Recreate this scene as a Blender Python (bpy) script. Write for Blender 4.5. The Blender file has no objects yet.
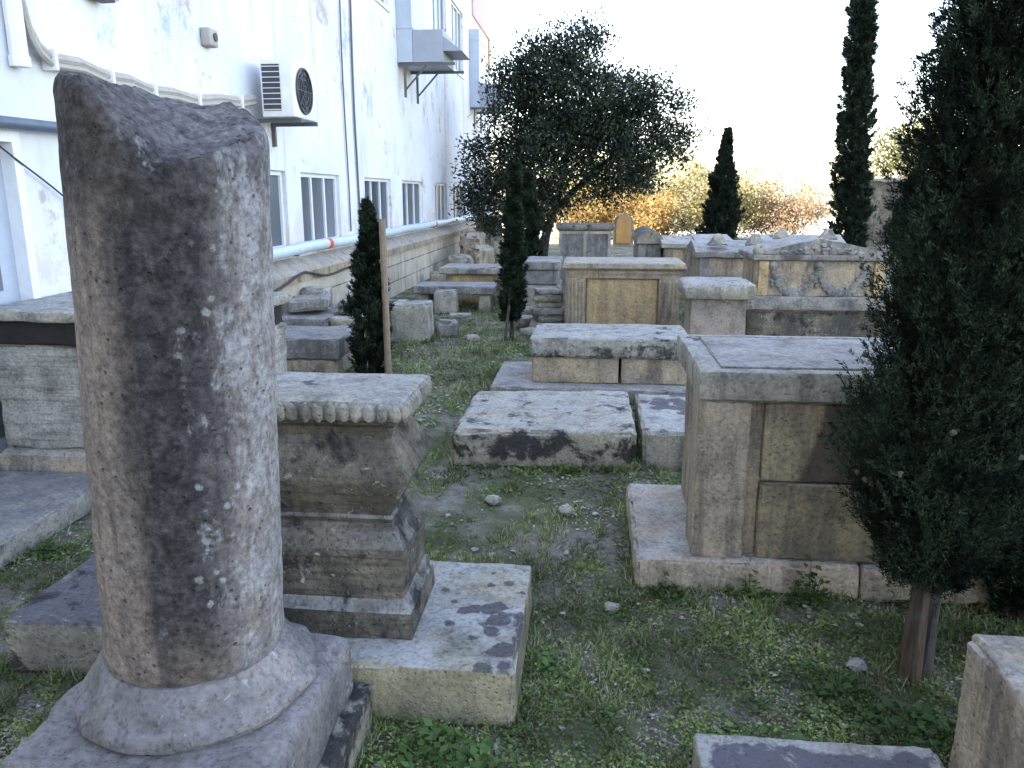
import bpy, bmesh, math, random
import numpy as np
from mathutils import Vector, Matrix, noise
R = math.radians
rng = np.random.default_rng(7)
random.seed(7)
scn = bpy.context.scene
col = scn.collection

# ------------------------------------------------------------------ materials
class NT:
    def __init__(s, name):
        s.m = bpy.data.materials.new(name); s.m.use_nodes = True
        s.t = s.m.node_tree; s.t.nodes.clear()
        s.out = s.n('ShaderNodeOutputMaterial')
    def n(s, typ, **kw):
        nd = s.t.nodes.new(typ)
        for k, v in kw.items(): setattr(nd, k, v)
        return nd
    def put(s, sock, v):
        if v is None: return
        if isinstance(v, bpy.types.NodeSocket): s.t.links.new(v, sock)
        elif isinstance(v, (tuple, list)) and len(v) == 3 and sock.type == 'RGBA': sock.default_value = (*v, 1)
        else: sock.default_value = v
    def math(s, op, a, b=0.0, clamp=False):
        nd = s.n('ShaderNodeMath', operation=op, use_clamp=clamp)
        s.put(nd.inputs[0], a); s.put(nd.inputs[1], b); return nd.outputs[0]
    def mix(s, f, a, b, mode='MIX'):
        nd = s.n('ShaderNodeMix', data_type='RGBA', blend_type=mode)
        s.put(nd.inputs[0], f); s.put(nd.inputs[6], a); s.put(nd.inputs[7], b); return nd.outputs[2]
    def pos(s): return s.n('ShaderNodeNewGeometry').outputs['Position']
    def nz(s):
        x = s.n('ShaderNodeSeparateXYZ'); s.put(x.inputs[0], s.n('ShaderNodeNewGeometry').outputs['Normal']); return x.outputs[2]
    def sep(s, v):
        x = s.n('ShaderNodeSeparateXYZ'); s.put(x.inputs[0], v); return x.outputs
    def mapv(s, v, scale=(1, 1, 1), loc=(0, 0, 0)):
        nd = s.n('ShaderNodeMapping'); s.put(nd.inputs[0], v)
        nd.inputs['Scale'].default_value = scale; nd.inputs['Location'].default_value = loc; return nd.outputs[0]
    def noise(s, v, scale, det=4, rough=.55, dist=0.0):
        nd = s.n('ShaderNodeTexNoise'); s.put(nd.inputs['Vector'], v)
        nd.inputs['Scale'].default_value = scale; nd.inputs['Detail'].default_value = det
        nd.inputs['Roughness'].default_value = rough; nd.inputs['Distortion'].default_value = dist
        return nd.outputs['Fac']
    def vor(s, v, scale, rnd=1.0):
        nd = s.n('ShaderNodeTexVoronoi'); s.put(nd.inputs['Vector'], v)
        nd.inputs['Scale'].default_value = scale; nd.inputs['Randomness'].default_value = rnd
        return nd.outputs['Distance'], nd.outputs['Color']
    def rng(s, v, a, b, c=0.0, d=1.0):
        nd = s.n('ShaderNodeMapRange'); nd.interpolation_type = 'SMOOTHSTEP'
        s.put(nd.inputs[0], v); nd.inputs[1].default_value = a; nd.inputs[2].default_value = b
        nd.inputs[3].default_value = c; nd.inputs[4].default_value = d; return nd.outputs[0]
    def ramp(s, v, stops):
        nd = s.n('ShaderNodeValToRGB'); s.put(nd.inputs[0], v); e = nd.color_ramp.elements
        while len(e) < len(stops): e.new(.5)
        for el, (p, c) in zip(e, stops): el.position = p; el.color = (*c, 1)
        return nd.outputs[0]
    def bump(s, h, strength=.4, dist=.01, nrm=None):
        nd = s.n('ShaderNodeBump'); nd.inputs['Strength'].default_value = strength
        nd.inputs['Distance'].default_value = dist; s.put(nd.inputs['Height'], h)
        if nrm is not None: s.put(nd.inputs['Normal'], nrm)
        return nd.outputs[0]
    def bsdf(s, color, rough=.85, nrm=None, metal=0.0, spec=.3, **kw):
        b = s.n('ShaderNodeBsdfPrincipled')
        s.put(b.inputs['Base Color'], color); s.put(b.inputs['Roughness'], rough)
        b.inputs['Metallic'].default_value = metal; b.inputs['Specular IOR Level'].default_value = spec
        if nrm is not None: s.put(b.inputs['Normal'], nrm)
        for k, v in kw.items(): s.put(b.inputs[k], v)
        s.t.links.new(b.outputs[0], s.out.inputs[0]); return b

def stone(name, c1=(.36, .30, .22), c2=(.26, .24, .21), dark=.25, streak=.4, top=.7, spots=0.0, lich=.25,
          topc=(.40, .395, .39), seed=0.0, darkc=(.035, .032, .034), moss=.0, spotscale=8.0, band=None, grime=.6, strata=0.0):
    t = NT(name); p = t.mapv(t.pos(), loc=(seed * 3.1, seed * 1.7, seed * 2.3)); nz = t.nz()
    base = t.mix(t.rng(t.noise(p, 3.0, 5, .6), .35, .65), c1, c2)
    base = t.mix(t.math('MULTIPLY', t.rng(t.noise(p, 9.0, 6, .7), .45, .75), .55), base, tuple(.55 * x for x in c2))
    gm_ = t.math('ADD', t.math('MULTIPLY', t.noise(p, 11, 9, .72, .2), .6), t.math('MULTIPLY', t.noise(p, 2.4, 6, .65, .3), .4))
    base = t.mix(grime, base, t.ramp(gm_, [(.30, (.34, .32, .30)), (.46, (.85, .84, .82)), (.60, (1.12, 1.1, 1.06)), (.75, (1.3, 1.28, 1.22))]), 'MULTIPLY')
    if strata > 0:
        base = t.mix(t.math('MULTIPLY', t.rng(t.noise(t.mapv(p, (2.2, 2.2, 42)), 1.0, 7, .7, .4), .46, .66), strata), base, (.05, .043, .036))
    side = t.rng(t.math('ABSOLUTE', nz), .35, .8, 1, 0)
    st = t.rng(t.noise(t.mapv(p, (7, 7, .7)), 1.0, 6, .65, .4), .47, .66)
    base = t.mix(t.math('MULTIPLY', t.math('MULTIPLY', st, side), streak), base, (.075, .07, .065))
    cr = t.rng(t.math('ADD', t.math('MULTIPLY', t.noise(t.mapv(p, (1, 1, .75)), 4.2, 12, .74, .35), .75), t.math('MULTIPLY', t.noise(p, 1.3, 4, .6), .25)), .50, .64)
    base = t.mix(t.math('MULTIPLY', t.math('MULTIPLY', cr, side), .35 + .45 * grime), base, (.082, .076, .07))  # dark crust patches, plus shade painted on the sides for stronger top-to-side contrast
    tp = t.math('MULTIPLY', t.rng(nz, .35, .85), t.math('ADD', t.rng(t.noise(p, 5, 6, .65), .34, .62, .18, 1.0), 0.0))
    base = t.mix(t.math('MULTIPLY', tp, top), base, topc)
    tg = t.rng(t.noise(p, 8.5, 11, .74, .3), .47, .66)
    base = t.mix(t.math('MULTIPLY', t.math('MULTIPLY', tg, t.rng(nz, .35, .85)), .62), base, (.135, .128, .13))
    # white crustose lichen specks
    lm = t.math('MULTIPLY', t.rng(t.noise(p, 24, 9, .72, .5), .57, .66), t.rng(t.noise(p, 3.1, 5, .65), .44, .60))
    base = t.mix(t.math('MULTIPLY', lm, min(.9, lich * 2)), base, (.50, .495, .47))
    # black crust
    dn_ = t.noise(p, 6.5, 11, .72, .3)
    if band:
        z_ = t.sep(t.pos())[2]
        bm_ = t.rng(t.math('ABSOLUTE', t.math('SUBTRACT', z_, band[0])), band[1] * .5, band[1], 1, 0)
        dn_ = t.math('ADD', dn_, t.math('MULTIPLY', bm_, band[2]))
    dm = t.rng(dn_, .685 - .34 * dark, .80 - .34 * dark)
    if dark > 0: base = t.mix(t.math('MULTIPLY', dm, min(.93, .5 + dark)), base, darkc)
    if spots > 0:      # rounded dark lichen rosettes on upward faces
        d2, cc = t.vor(p, spotscale)
        e = t.math('ADD', d2, t.math('MULTIPLY', t.math('SUBTRACT', t.noise(p, 34, 7, .7), .5), .55))
        rad = t.rng(t.noise(p, 2.2, 3, .5), .62 - .3 * spots, .82 - .25 * spots, 0, .62)
        sm = t.rng(t.math('SUBTRACT', e, rad), -.06, .05, 1, 0)
        base = t.mix(t.math('MULTIPLY', sm, t.math('MULTIPLY', t.rng(nz, .2, .6), .85)), base, (.085, .075, .085))
    if moss > 0:
        mm = t.rng(t.noise(p, 4.0, 6, .65), .52, .68)
        base = t.mix(t.math('MULTIPLY', mm, moss), base, (.10, .105, .045))
    fine = t.noise(p, 55, 5, .65)
    base = t.mix(1.0, base, t.ramp(fine, [(.28, (.52, .52, .52)), (.48, (.97, .97, .97)), (.75, (1.25, 1.25, 1.25))]), 'MULTIPLY')
    pit, _ = t.vor(p, 48)
    h = t.math('ADD', t.math('MULTIPLY', t.noise(p, 30, 8, .7), 1.0), t.math('MULTIPLY', t.rng(pit, .05, .3), .35))
    h = t.math('ADD', h, t.math('MULTIPLY', dm, .15))
    t.bsdf(base, .92, t.bump(h, .95, .018), spec=.15)
    return t.m

def soot_panel():
    m = stone('sooted panel stone', (.49, .385, .24), (.32, .255, .175), dark=.30, streak=.6, top=.3, seed=15.6, lich=.1, darkc=(.06, .052, .045))
    nt = m.node_tree; t = NT.__new__(NT); t.m = m; t.t = nt
    b = next(n for n in nt.nodes if n.type == 'BSDF_PRINCIPLED'); src = b.inputs['Base Color'].links[0].from_socket
    p = t.pos(); x = t.sep(p)
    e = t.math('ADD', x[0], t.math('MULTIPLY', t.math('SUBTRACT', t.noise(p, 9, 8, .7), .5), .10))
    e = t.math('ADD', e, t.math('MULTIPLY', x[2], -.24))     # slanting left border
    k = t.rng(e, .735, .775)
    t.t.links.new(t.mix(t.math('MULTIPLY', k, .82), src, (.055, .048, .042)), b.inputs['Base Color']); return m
def plain(name, c, rough=.6, metal=0.0, var=.25, scale=12, spec=.4):
    t = NT(name); p = t.pos(); f = t.noise(p, scale, 6, .65)
    k = t.ramp(f, [(.25, tuple(x * (1 - var) for x in c)), (.7, tuple(min(1, x * (1 + var * .6)) for x in c))])
    t.bsdf(k, rough, t.bump(t.noise(p, scale * 4, 3), .15, .004), metal, spec); return t.m

def barkm(name, c):
    t = NT(name); p = t.pos(); n1 = t.noise(t.mapv(p, (38, 38, 5)), 1.0, 7, .7, .5)
    k = t.ramp(n1, [(.3, tuple(x * .25 for x in c)), (.5, c), (.72, tuple(min(1, x * 1.8) for x in c))])
    k = t.mix(t.rng(t.noise(p, 14, 5), .5, .7, 0, .5), k, (.14, .135, .125))
    t.bsdf(k, .95, t.bump(n1, 1.0, .025), spec=.1); return t.m
def leafmat(name, cols, trans=.25, rough=.6, clump=2.2, spec=.25):
    t = NT(name); g = t.n('ShaderNodeNewGeometry')
    r = g.outputs['Random Per Island']
    st = [(i / max(1, len(cols) - 1), c) for i, c in enumerate(cols)]
    c = t.ramp(r, st)
    c = t.mix(t.rng(t.noise(g.outputs['Position'], clump, 4, .6), .42, .58, 0, .85), c, tuple(x * .6 for x in cols[0]))
    b = t.n('ShaderNodeBsdfPrincipled'); t.put(b.inputs['Base Color'], c); b.inputs['Roughness'].default_value = rough
    b.inputs['Specular IOR Level'].default_value = spec
    tr = t.n('ShaderNodeBsdfTranslucent'); t.put(tr.inputs[0], c)
    mx = t.n('ShaderNodeMixShader'); mx.inputs[0].default_value = trans
    t.t.links.new(b.outputs[0], mx.inputs[1]); t.t.links.new(tr.outputs[0], mx.inputs[2]); t.t.links.new(mx.outputs[0], t.out.inputs[0])
    return t.m

# ------------------------------------------------------------------ objects
ORG = {}
def tag(o, label=None, cat=None, group=None, kind=None):
    if label: o['label'] = label
    if cat: o['category'] = cat
    if group: o['group'] = group
    if kind: o['kind'] = kind
    return o
def thing(name, loc, label, cat, group=None):
    o = bpy.data.objects.new(name, None); col.objects.link(o); o.location = loc; o.empty_display_size = .1
    ORG[o] = Vector(loc); return tag(o, label, cat, group)
def link_mesh(name, me, mats, parent=None, loc=None):
    o = bpy.data.objects.new(name, me); col.objects.link(o)
    for m in (mats if isinstance(mats, (list, tuple)) else [mats]): me.materials.append(m)
    if parent is not None:
        o.parent = parent; ORG[o] = ORG[parent]
    else:
        o.location = loc or (0, 0, 0); ORG[o] = Vector(loc or (0, 0, 0))
    return o

def nz3(p, f, off=0.0):
    return noise.noise(Vector((p[0] * f + off, p[1] * f + off * 1.3, p[2] * f - off)))
def axis_pts(L, r, cs):
    pts = [0, r * .4, r]
    n = max(1, int(round((L - 2 * r) / cs)))
    for i in range(1, n + 1): pts.append(r + (L - 2 * r) * i / n)
    pts += [L - r * .6 + r * .2, L] if False else [L - r * .4, L]
    return pts

class MB:
    """collects world-coordinate geometry, then becomes ONE mesh object"""
    def __init__(s): s.v = []; s.f = []
    def add(s, vs, fs):
        b = len(s.v); s.v += [tuple(x) for x in vs]; s.f += [tuple(b + i for i in f) for f in fs]
    def block(s, x0, x1, y0, y1, z0, z1, r=.012, rough=.004, chip=.012, cs=.06, rz=0.0, tilt=(0, 0), taper=0.0, seed=0.0):
        """weathered stone block: rounded arrises, wavy faces, chipped edges"""
        L = (x1 - x0, y1 - y0, z1 - z0); r = min(r, min(L) * .3)
        ax = [axis_pts(l, r, cs) for l in L]; n = [len(a) for a in ax]
        idx = {}; vs = []; fs = []
        cx, cy = (x0 + x1) / 2, (y0 + y1) / 2
        def V(i, j, k):
            key = (i, j, k)
            if key in idx: return idx[key]
            p = [ax[0][i], ax[1][j], ax[2][k]]
            q = [min(max(p[a], r), L[a] - r) for a in range(3)]
            d = Vector([p[a] - q[a] for a in range(3)])
            ne = sum(1 for a in range(3) if abs(d[a]) > 1e-6)
            nrm = d.normalized() if d.length > 1e-9 else Vector((0, 0, 1))
            w = Vector((x0, y0, z0)) + Vector(q) + nrm * r
            dd = rough * (nz3(w, 5, seed) + .5 * nz3(w, 14, seed + 5)) 
            if ne >= 2:
                c = nz3(w, 9, seed + 9) + .6 * nz3(w, 23, seed + 3)
                dd -= chip * max(0, c) * 2.1
            w = w + nrm * dd
            tz = (w.z - z0)
            if taper: w.x = cx + (w.x - cx) * (1 - taper * tz); w.y = cy + (w.y - cy) * (1 - taper * tz)
            if rz:
                a, b = w.x - cx, w.y - cy; w.x = cx + a * math.cos(rz) - b * math.sin(rz); w.y = cy + a * math.sin(rz) + b * math.cos(rz)
            if tilt != (0, 0): w.z += (w.x - cx) * tilt[0] + (w.y - cy) * tilt[1]
            idx[key] = len(vs); vs.append(w); return idx[key]
        A, B, C = n
        for i in range(A - 1):
            for j in range(B - 1):
                fs.append((V(i, j, 0), V(i, j + 1, 0), V(i + 1, j + 1, 0), V(i + 1, j, 0)))
                fs.append((V(i, j, C - 1), V(i + 1, j, C - 1), V(i + 1, j + 1, C - 1), V(i, j + 1, C - 1)))
        for i in range(A - 1):
            for k in range(C - 1):
                fs.append((V(i, 0, k), V(i + 1, 0, k), V(i + 1, 0, k + 1), V(i, 0, k + 1)))
                fs.append((V(i, B - 1, k), V(i, B - 1, k + 1), V(i + 1, B - 1, k + 1), V(i + 1, B - 1, k)))
        for j in range(B - 1):
            for k in range(C - 1):
                fs.append((V(0, j, k), V(0, j, k + 1), V(0, j + 1, k + 1), V(0, j + 1, k)))
                fs.append((V(A - 1, j, k), V(A - 1, j + 1, k), V(A - 1, j + 1, k + 1), V(A - 1, j, k + 1)))
        s.add(vs, fs); return s
    def loft(s, x0, x1, y0, y1, prof, cs=.05, rough=.003, seed=0.0, cap=True, bul=None):
        """moulded block: stacked rectangles, prof = [(z, outset)]"""
        nx = max(2, int((x1 - x0) / cs)); ny = max(2, int((y1 - y0) / cs))
        rings = []; vs = []; fs = []
        for z, o in prof:
            a0, a1, b0, b1 = x0 - o, x1 + o, y0 - o, y1 + o
            pts = [(a0 + (a1 - a0) * i / nx, b0) for i in range(nx)] + [(a1, b0 + (b1 - b0) * j / ny) for j in range(ny)] \
                + [(a1 - (a1 - a0) * i / nx, b1) for i in range(nx)] + [(a0, b1 - (b1 - b0) * j / ny) for j in range(ny)]
            ring = []
            for px, py in pts:
                w = Vector((px, py, z)); k = rough * (nz3(w, 6, seed) + .6 * nz3(w, 17, seed + 2))
                dx = 1 if px > (x0 + x1) / 2 else -1; dy = 1 if py > (y0 + y1) / 2 else -1
                ex = abs(px - (a1 if dx > 0 else a0)) < 1e-6; ey = abs(py - (b1 if dy > 0 else b0)) < 1e-6
                ch = .016 * max(0, nz3(w, 14, seed + 7)) if (ex and ey) else 0
                ring.append(len(vs)); vs.append((px + (dx * (k - ch) if ex else 0), py + (dy * (k - ch) if ey else 0), z + .5 * rough * nz3(w, 8, seed + 4)))
            rings.append(ring)
        N = len(rings[0])
        for a, b in zip(rings[:-1], rings[1:]):
            for i in range(N):
                j = (i + 1) % N; fs.append((a[i], a[j], b[j], b[i]))
        if cap:
            # gridded top so it can undulate
            z, o = prof[-1]; top = rings[-1]
            a0, a1, b0, b1 = x0 - o, x1 + o, y0 - o, y1 + o; g = {}
            for i in range(nx + 1):
                for j in range(ny + 1):
                    if j == 0: g[i, j] = top[i]
                    elif i == nx: g[i, j] = top[nx + j]
                    elif j == ny: g[i, j] = top[nx + ny + (nx - i)]
                    elif i == 0: g[i, j] = top[2 * nx + ny + (ny - j)]
                    else:
                        w = Vector((a0 + (a1 - a0) * i / nx, b0 + (b1 - b0) * j / ny, z))
                        g[i, j] = len(vs); vs.append((w.x, w.y, z + rough * nz3(w, 7, seed)))
            for i in range(nx):
                for j in range(ny): fs.append((g[i, j], g[i + 1, j], g[i + 1, j + 1], g[i, j + 1]))
            fs.append(tuple(reversed(rings[0])))
        s.add(vs, fs); return s
    def box(s, x0, x1, y0, y1, z0, z1):
        s.add([(x0, y0, z0), (x1, y0, z0), (x1, y1, z0), (x0, y1, z0), (x0, y0, z1), (x1, y0, z1), (x1, y1, z1), (x0, y1, z1)],
              [(3, 2, 1, 0), (4, 5, 6, 7), (0, 1, 5, 4), (1, 2, 6, 5), (2, 3, 7, 6), (3, 0, 4, 7)]); return s
    def tube(s, pts, rad, n=8, caps=True, wob=0.0):
        pts = [Vector(p) for p in pts]; rads = rad if isinstance(rad, (list, tuple)) else [rad] * len(pts)
        vs = []; fs = []; prev = None
        for i, p in enumerate(pts):
            d = (pts[min(i + 1, len(pts) - 1)] - pts[max(i - 1, 0)]).normalized()
            if prev is None: u = d.orthogonal().normalized()
            else: u = (prev - d * prev.dot(d)).normalized()
            prev = u; w = d.cross(u)
            for k in range(n):
                a = 2 * math.pi * k / n
                q = p + (u * math.cos(a) + w * math.sin(a)) * rads[i]
                if wob: q += (u * math.cos(a) + w * math.sin(a)) * wob * nz3(q, 12)
                vs.append(q)
        for i in range(len(pts) - 1):
            for k in range(n):
                l = (k + 1) % n; fs.append((i * n + k, i * n + l, (i + 1) * n + l, (i + 1) * n + k))
        if caps:
            fs.append(tuple(reversed(range(n)))); fs.append(tuple((len(pts) - 1) * n + k for k in range(n)))
        s.add(vs, fs); return s
    def lathe(s, cx, cy, prof, n=48, rough=0.0, seed=0.0):
        vs = []; fs = []
        for z, r in prof:
            for k in range(n):
                a = 2 * math.pi * k / n; w = Vector((cx + r * math.cos(a), cy + r * math.sin(a), z))
                d = rough * (nz3(w, 7, seed) + .7 * nz3(w, 19, seed))
                vs.append((cx + (r + d) * math.cos(a), cy + (r + d) * math.sin(a), z + d * .4))
        for i in range(len(prof) - 1):
            for k in range(n):
                l = (k + 1) % n; fs.append((i * n + k, i * n + l, (i + 1) * n + l, (i + 1) * n + k))
        s.add(vs, fs); return s
    def prism(s, poly, axis, a0, a1, nseg=1, rough=0.0, seed=0.0):
        """extrude a 2-D outline along x ('x': poly=(y,z)) or y ('y': poly=(x,z))"""
        vs = []; fs = []; n = len(poly)
        for i in range(nseg + 1):
            t = a0 + (a1 - a0) * i / nseg
            for u, z in poly:
                w = Vector((t, u, z)) if axis == 'x' else Vector((u, t, z))
                if rough: w += Vector((nz3(w, 6, seed), nz3(w, 6, seed + 3), nz3(w, 6, seed + 7))) * rough
                vs.append(w)
        for i in range(nseg):
            for k in range(n):
                l = (k + 1) % n; fs.append((i * n + k, i * n + l, (i + 1) * n + l, (i + 1) * n + k))
        fs.append(tuple(reversed(range(n)))); fs.append(tuple(nseg * n + k for k in range(n)))
        s.add(vs, fs); return s
    def blob(s, c, rad, n=2, rough=.2, seed=0.0, flat=1.0):
        bm = bmesh.new(); bmesh.ops.create_icosphere(bm, subdivisions=n, radius=1.0)
        vs = []
        for v in bm.verts:
            k = 1 + rough * (noise.noise(v.co * 1.3 + Vector((seed, seed * 2, 0))) + .5 * noise.noise(v.co * 3 + Vector((seed, 0, seed))))
            q = Vector((max(-.72, min(.72, v.co.x)), max(-.72, min(.72, v.co.y)), max(-.72, min(.72, v.co.z)))) if flat != 1.0 else v.co
            vs.append((c[0] + q.x * rad[0] * k, c[1] + q.y * rad[1] * k, c[2] + q.z * rad[2] * k))
        fs = [tuple(v.index for v in f.verts) for f in bm.faces]; bm.free(); s.add(vs, fs); return s
    def build(s, name, mat, parent=None, loc=None, smooth=38):
        o0 = ORG[parent] if parent is not None else Vector(loc or (0, 0, 0))
        me = bpy.data.meshes.new(name)
        me.from_pydata([tuple(Vector(v) - o0) for v in s.v], [], s.f)
        bm = bmesh.new(); bm.from_mesh(me); bmesh.ops.recalc_face_normals(bm, faces=bm.faces); bm.to_mesh(me); bm.free()
        if smooth:
            me.polygons.foreach_set('use_smooth', [True] * len(me.polygons)); me.set_sharp_from_angle(angle=R(smooth))
        me.update()
        return link_mesh(name, me, mat, parent, loc)

def soup(name, V, F4, mats, parent=None, loc=(0, 0, 0), midx=None):
    """numpy quads -> mesh; V (n,3) world, F4 (m,4)"""
    o0 = np.array(ORG[parent] if parent is not None else loc)
    me = bpy.data.meshes.new(name)
    me.vertices.add(len(V)); me.vertices.foreach_set('co', (V - o0).astype(np.float32).ravel())
    m, k = F4.shape
    me.loops.add(m * k); me.loops.foreach_set('vertex_index', F4.astype(np.int32).ravel())
    me.polygons.add(m); me.polygons.foreach_set('loop_start', np.arange(0, m * k, k, dtype=np.int32))
    me.polygons.foreach_set('loop_total', np.full(m, k, dtype=np.int32))
    if midx is not None: me.polygons.foreach_set('material_index', midx.astype(np.int32))
    me.update(calc_edges=True); me.validate()
    return link_mesh(name, me, mats, parent, loc if parent is None else None)

def unit(a): return a / np.maximum(1e-9, np.linalg.norm(a, axis=1, keepdims=True))
def kites(C, D, N, L, W, fold=.15):
    """leaf shaped quads: base C, direction D, face normal hint N, length L, width W"""
    D = unit(D); S = unit(np.cross(D, N)); U = np.cross(S, D)
    L = L[:, None]; W = W[:, None]
    a = C; b = C + D * L * .45 + S * W * .5 + U * W * fold; c = C + D * L; d = C + D * L * .45 - S * W * .5 + U * W * fold
    V = np.stack([a, b, c, d], 1).reshape(-1, 3); n = len(C)
    return V, np.arange(4 * n).reshape(n, 4)
def vnoise(P, f, seed=0):
    """cheap smooth noise for arrays: sum of sines, about -1..1"""
    r = np.random.default_rng(int(seed) + 11); out = np.zeros(len(P))
    for i in range(7):
        k = r.normal(size=3) * f; out += np.sin(P @ k + r.uniform(0, 6.28))
    return out / 3.2

# ------------------------------------------------------------------ palette
M = {}
M['column'] = None
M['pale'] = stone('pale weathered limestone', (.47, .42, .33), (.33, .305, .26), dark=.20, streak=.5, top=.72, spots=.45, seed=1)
M['ochre'] = stone('ochre limestone', (.62, .42, .21), (.52, .375, .215), dark=.05, streak=.30, top=.6, seed=2, lich=.12, grime=.4)
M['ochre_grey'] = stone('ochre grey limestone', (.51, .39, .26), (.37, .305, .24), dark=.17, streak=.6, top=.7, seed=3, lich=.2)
M['grey'] = stone('grey limestone', (.37, .335, .295), (.24, .225, .21), dark=.25, streak=.6, top=.6, topc=(.42, .41, .405), seed=4, lich=.35, grime=.75)
M['brown'] = stone('brown stained limestone', (.31, .265, .205), (.12, .10, .078), dark=.47, streak=.8, top=.7, topc=(.42, .41, .40), seed=5.4, lich=.5, grime=1.0, strata=.55)
M['blackedge'] = stone('limestone with black lichen bands', (.46, .40, .29), (.34, .31, .25), dark=.50, streak=.2, top=.65, topc=(.39, .385, .385), seed=7, lich=.25, band=(.14, .10, .10))
M['darktop'] = stone('dark lichened limestone', (.38, .33, .235), (.25, .22, .18), dark=.5, streak=.3, top=2.2, topc=(.125, .117, .125), seed=8, lich=.3)
M['flaky'] = stone('flaking grey limestone', (.47, .435, .37), (.34, .315, .27), dark=.2, streak=.4, top=.6, seed=23, lich=.2, strata=.5)
M['rubble'] = stone('rubble limestone', (.47, .41, .31), (.31, .28, .24), dark=.22, streak=.1, top=.5, seed=9, lich=.2, grime=.8)
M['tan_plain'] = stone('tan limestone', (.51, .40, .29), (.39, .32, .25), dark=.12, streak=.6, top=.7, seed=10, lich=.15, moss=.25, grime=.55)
M['green_side'] = stone('algae stained limestone', (.41, .35, .225), (.26, .235, .16), dark=.14, streak=.4, top=.85, topc=(.45, .445, .435), spots=.62, spotscale=13, seed=11.3, moss=.4, lich=.15, grime=.45)
M['bark'] = barkm('brown bark', (.10, .07, .05))
M['bark_grey'] = barkm('grey bark', (.085, .075, .066))
M['bark_dark'] = barkm('dark bark', (.035, .03, .027))
M['stake'] = plain('weathered stake wood', (.24, .17, .12), .85, var=.3, scale=25)
M['iron'] = plain('grey painted iron', (.10, .10, .105), .55, var=.2)
M['duct'] = plain('galvanised duct sheet', (.42, .47, .54), .5, .15, var=.12, scale=5)
M['ductbox'] = plain('grey cooler cabinet paint', (.30, .325, .37), .5, .1, var=.1, scale=5)
M['acwhite'] = plain('off white enamel', (.72, .71, .68), .4, var=.1, scale=6)
M['black'] = plain('black plastic', (.02, .02, .022), .5, var=.2)
M['fin'] = plain('dark coil fins', (.06, .065, .075), .5, .4, var=.2)
M['frame'] = plain('white window paint', (.72, .73, .74), .45, var=.12, scale=9)
M['pipe'] = plain('pale blue pipe paint', (.52, .60, .68), .4, var=.18, scale=7)
M['pipe_dark'] = plain('blue grey pipe paint', (.09, .115, .15), .45, var=.25)
M['red'] = plain('red tape', (.62, .10, .07), .5, var=.15)
M['tape'] = plain('beige pipe wrap', (.38, .345, .30), .7, var=.2, scale=20)
M['white_plastic'] = plain('white plastic', (.75, .75, .75), .4, var=.06)
M['door'] = plain('blue grey door paint', (.40, .44, .50), .5, var=.1)
M['door_dark'] = plain('dark door panel', (.13, .14, .16), .5, var=.15)
M['terracotta'] = plain('salmon plaster', (.52, .38, .37), .8, var=.25, scale=3)
M['roofgrey'] = plain('grey roof', (.3, .3, .3), .9)

def glassm():
    t = NT('dusty window glass'); p = t.pos()
    c = t.mix(t.rng(t.noise(t.mapv(p, (1, .6, .35)), 1.3, 3), .35, .7), (.055, .07, .085), (.12, .14, .165))
    t.bsdf(c, .28, spec=.35); return t.m
M['glass'] = glassm()

def plasterm():
    t = NT('white peeling plaster'); p = t.pos()
    c = t.mix(t.rng(t.noise(p, .8, 5, .6), .4, .65), (.70, .70, .705), (.60, .615, .65))
    st = t.rng(t.noise(t.mapv(p, (1, 2.3, .28)), 1.0, 6, .65, .3), .53, .75)
    c = t.mix(t.math('MULTIPLY', st, .75), c, (.42, .37, .36))
    bl = t.rng(t.noise(p, 1.7, 10, .74, .2), .56, .66)
    c = t.mix(t.math('MULTIPLY', bl, .75), c, (.40, .29, .265))
    bb = t.rng(t.noise(t.mapv(p, (1, 1, .6), (5, 9, 2)), 1.4, 10, .74), .56, .68)
    c = t.mix(t.math('MULTIPLY', bb, .75), c, (.27, .34, .44))
    d, _ = t.vor(p, 2.6); sp = t.rng(t.math('ADD', d, t.math('MULTIPLY', t.noise(p, 25), .08)), .06, .09, 1, 0)
    c = t.mix(t.math('MULTIPLY', sp, .7), c, (.2, .17, .16))
    z = t.sep(p)[2]
    low = t.math('MULTIPLY', t.rng(z, 1.1, 1.7, 1, 0), t.rng(t.noise(p, 3, 6, .7), .42, .55))
    c = t.mix(t.math('MULTIPLY', low, .6), c, (.55, .45, .38))
    h = t.math('ADD', t.noise(p, 14, 8, .7), t.math('MULTIPLY', bl, -.4))
    t.bsdf(c, .9, t.bump(h, .35, .012), spec=.15); return t.m
M['plaster'] = plasterm()

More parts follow.
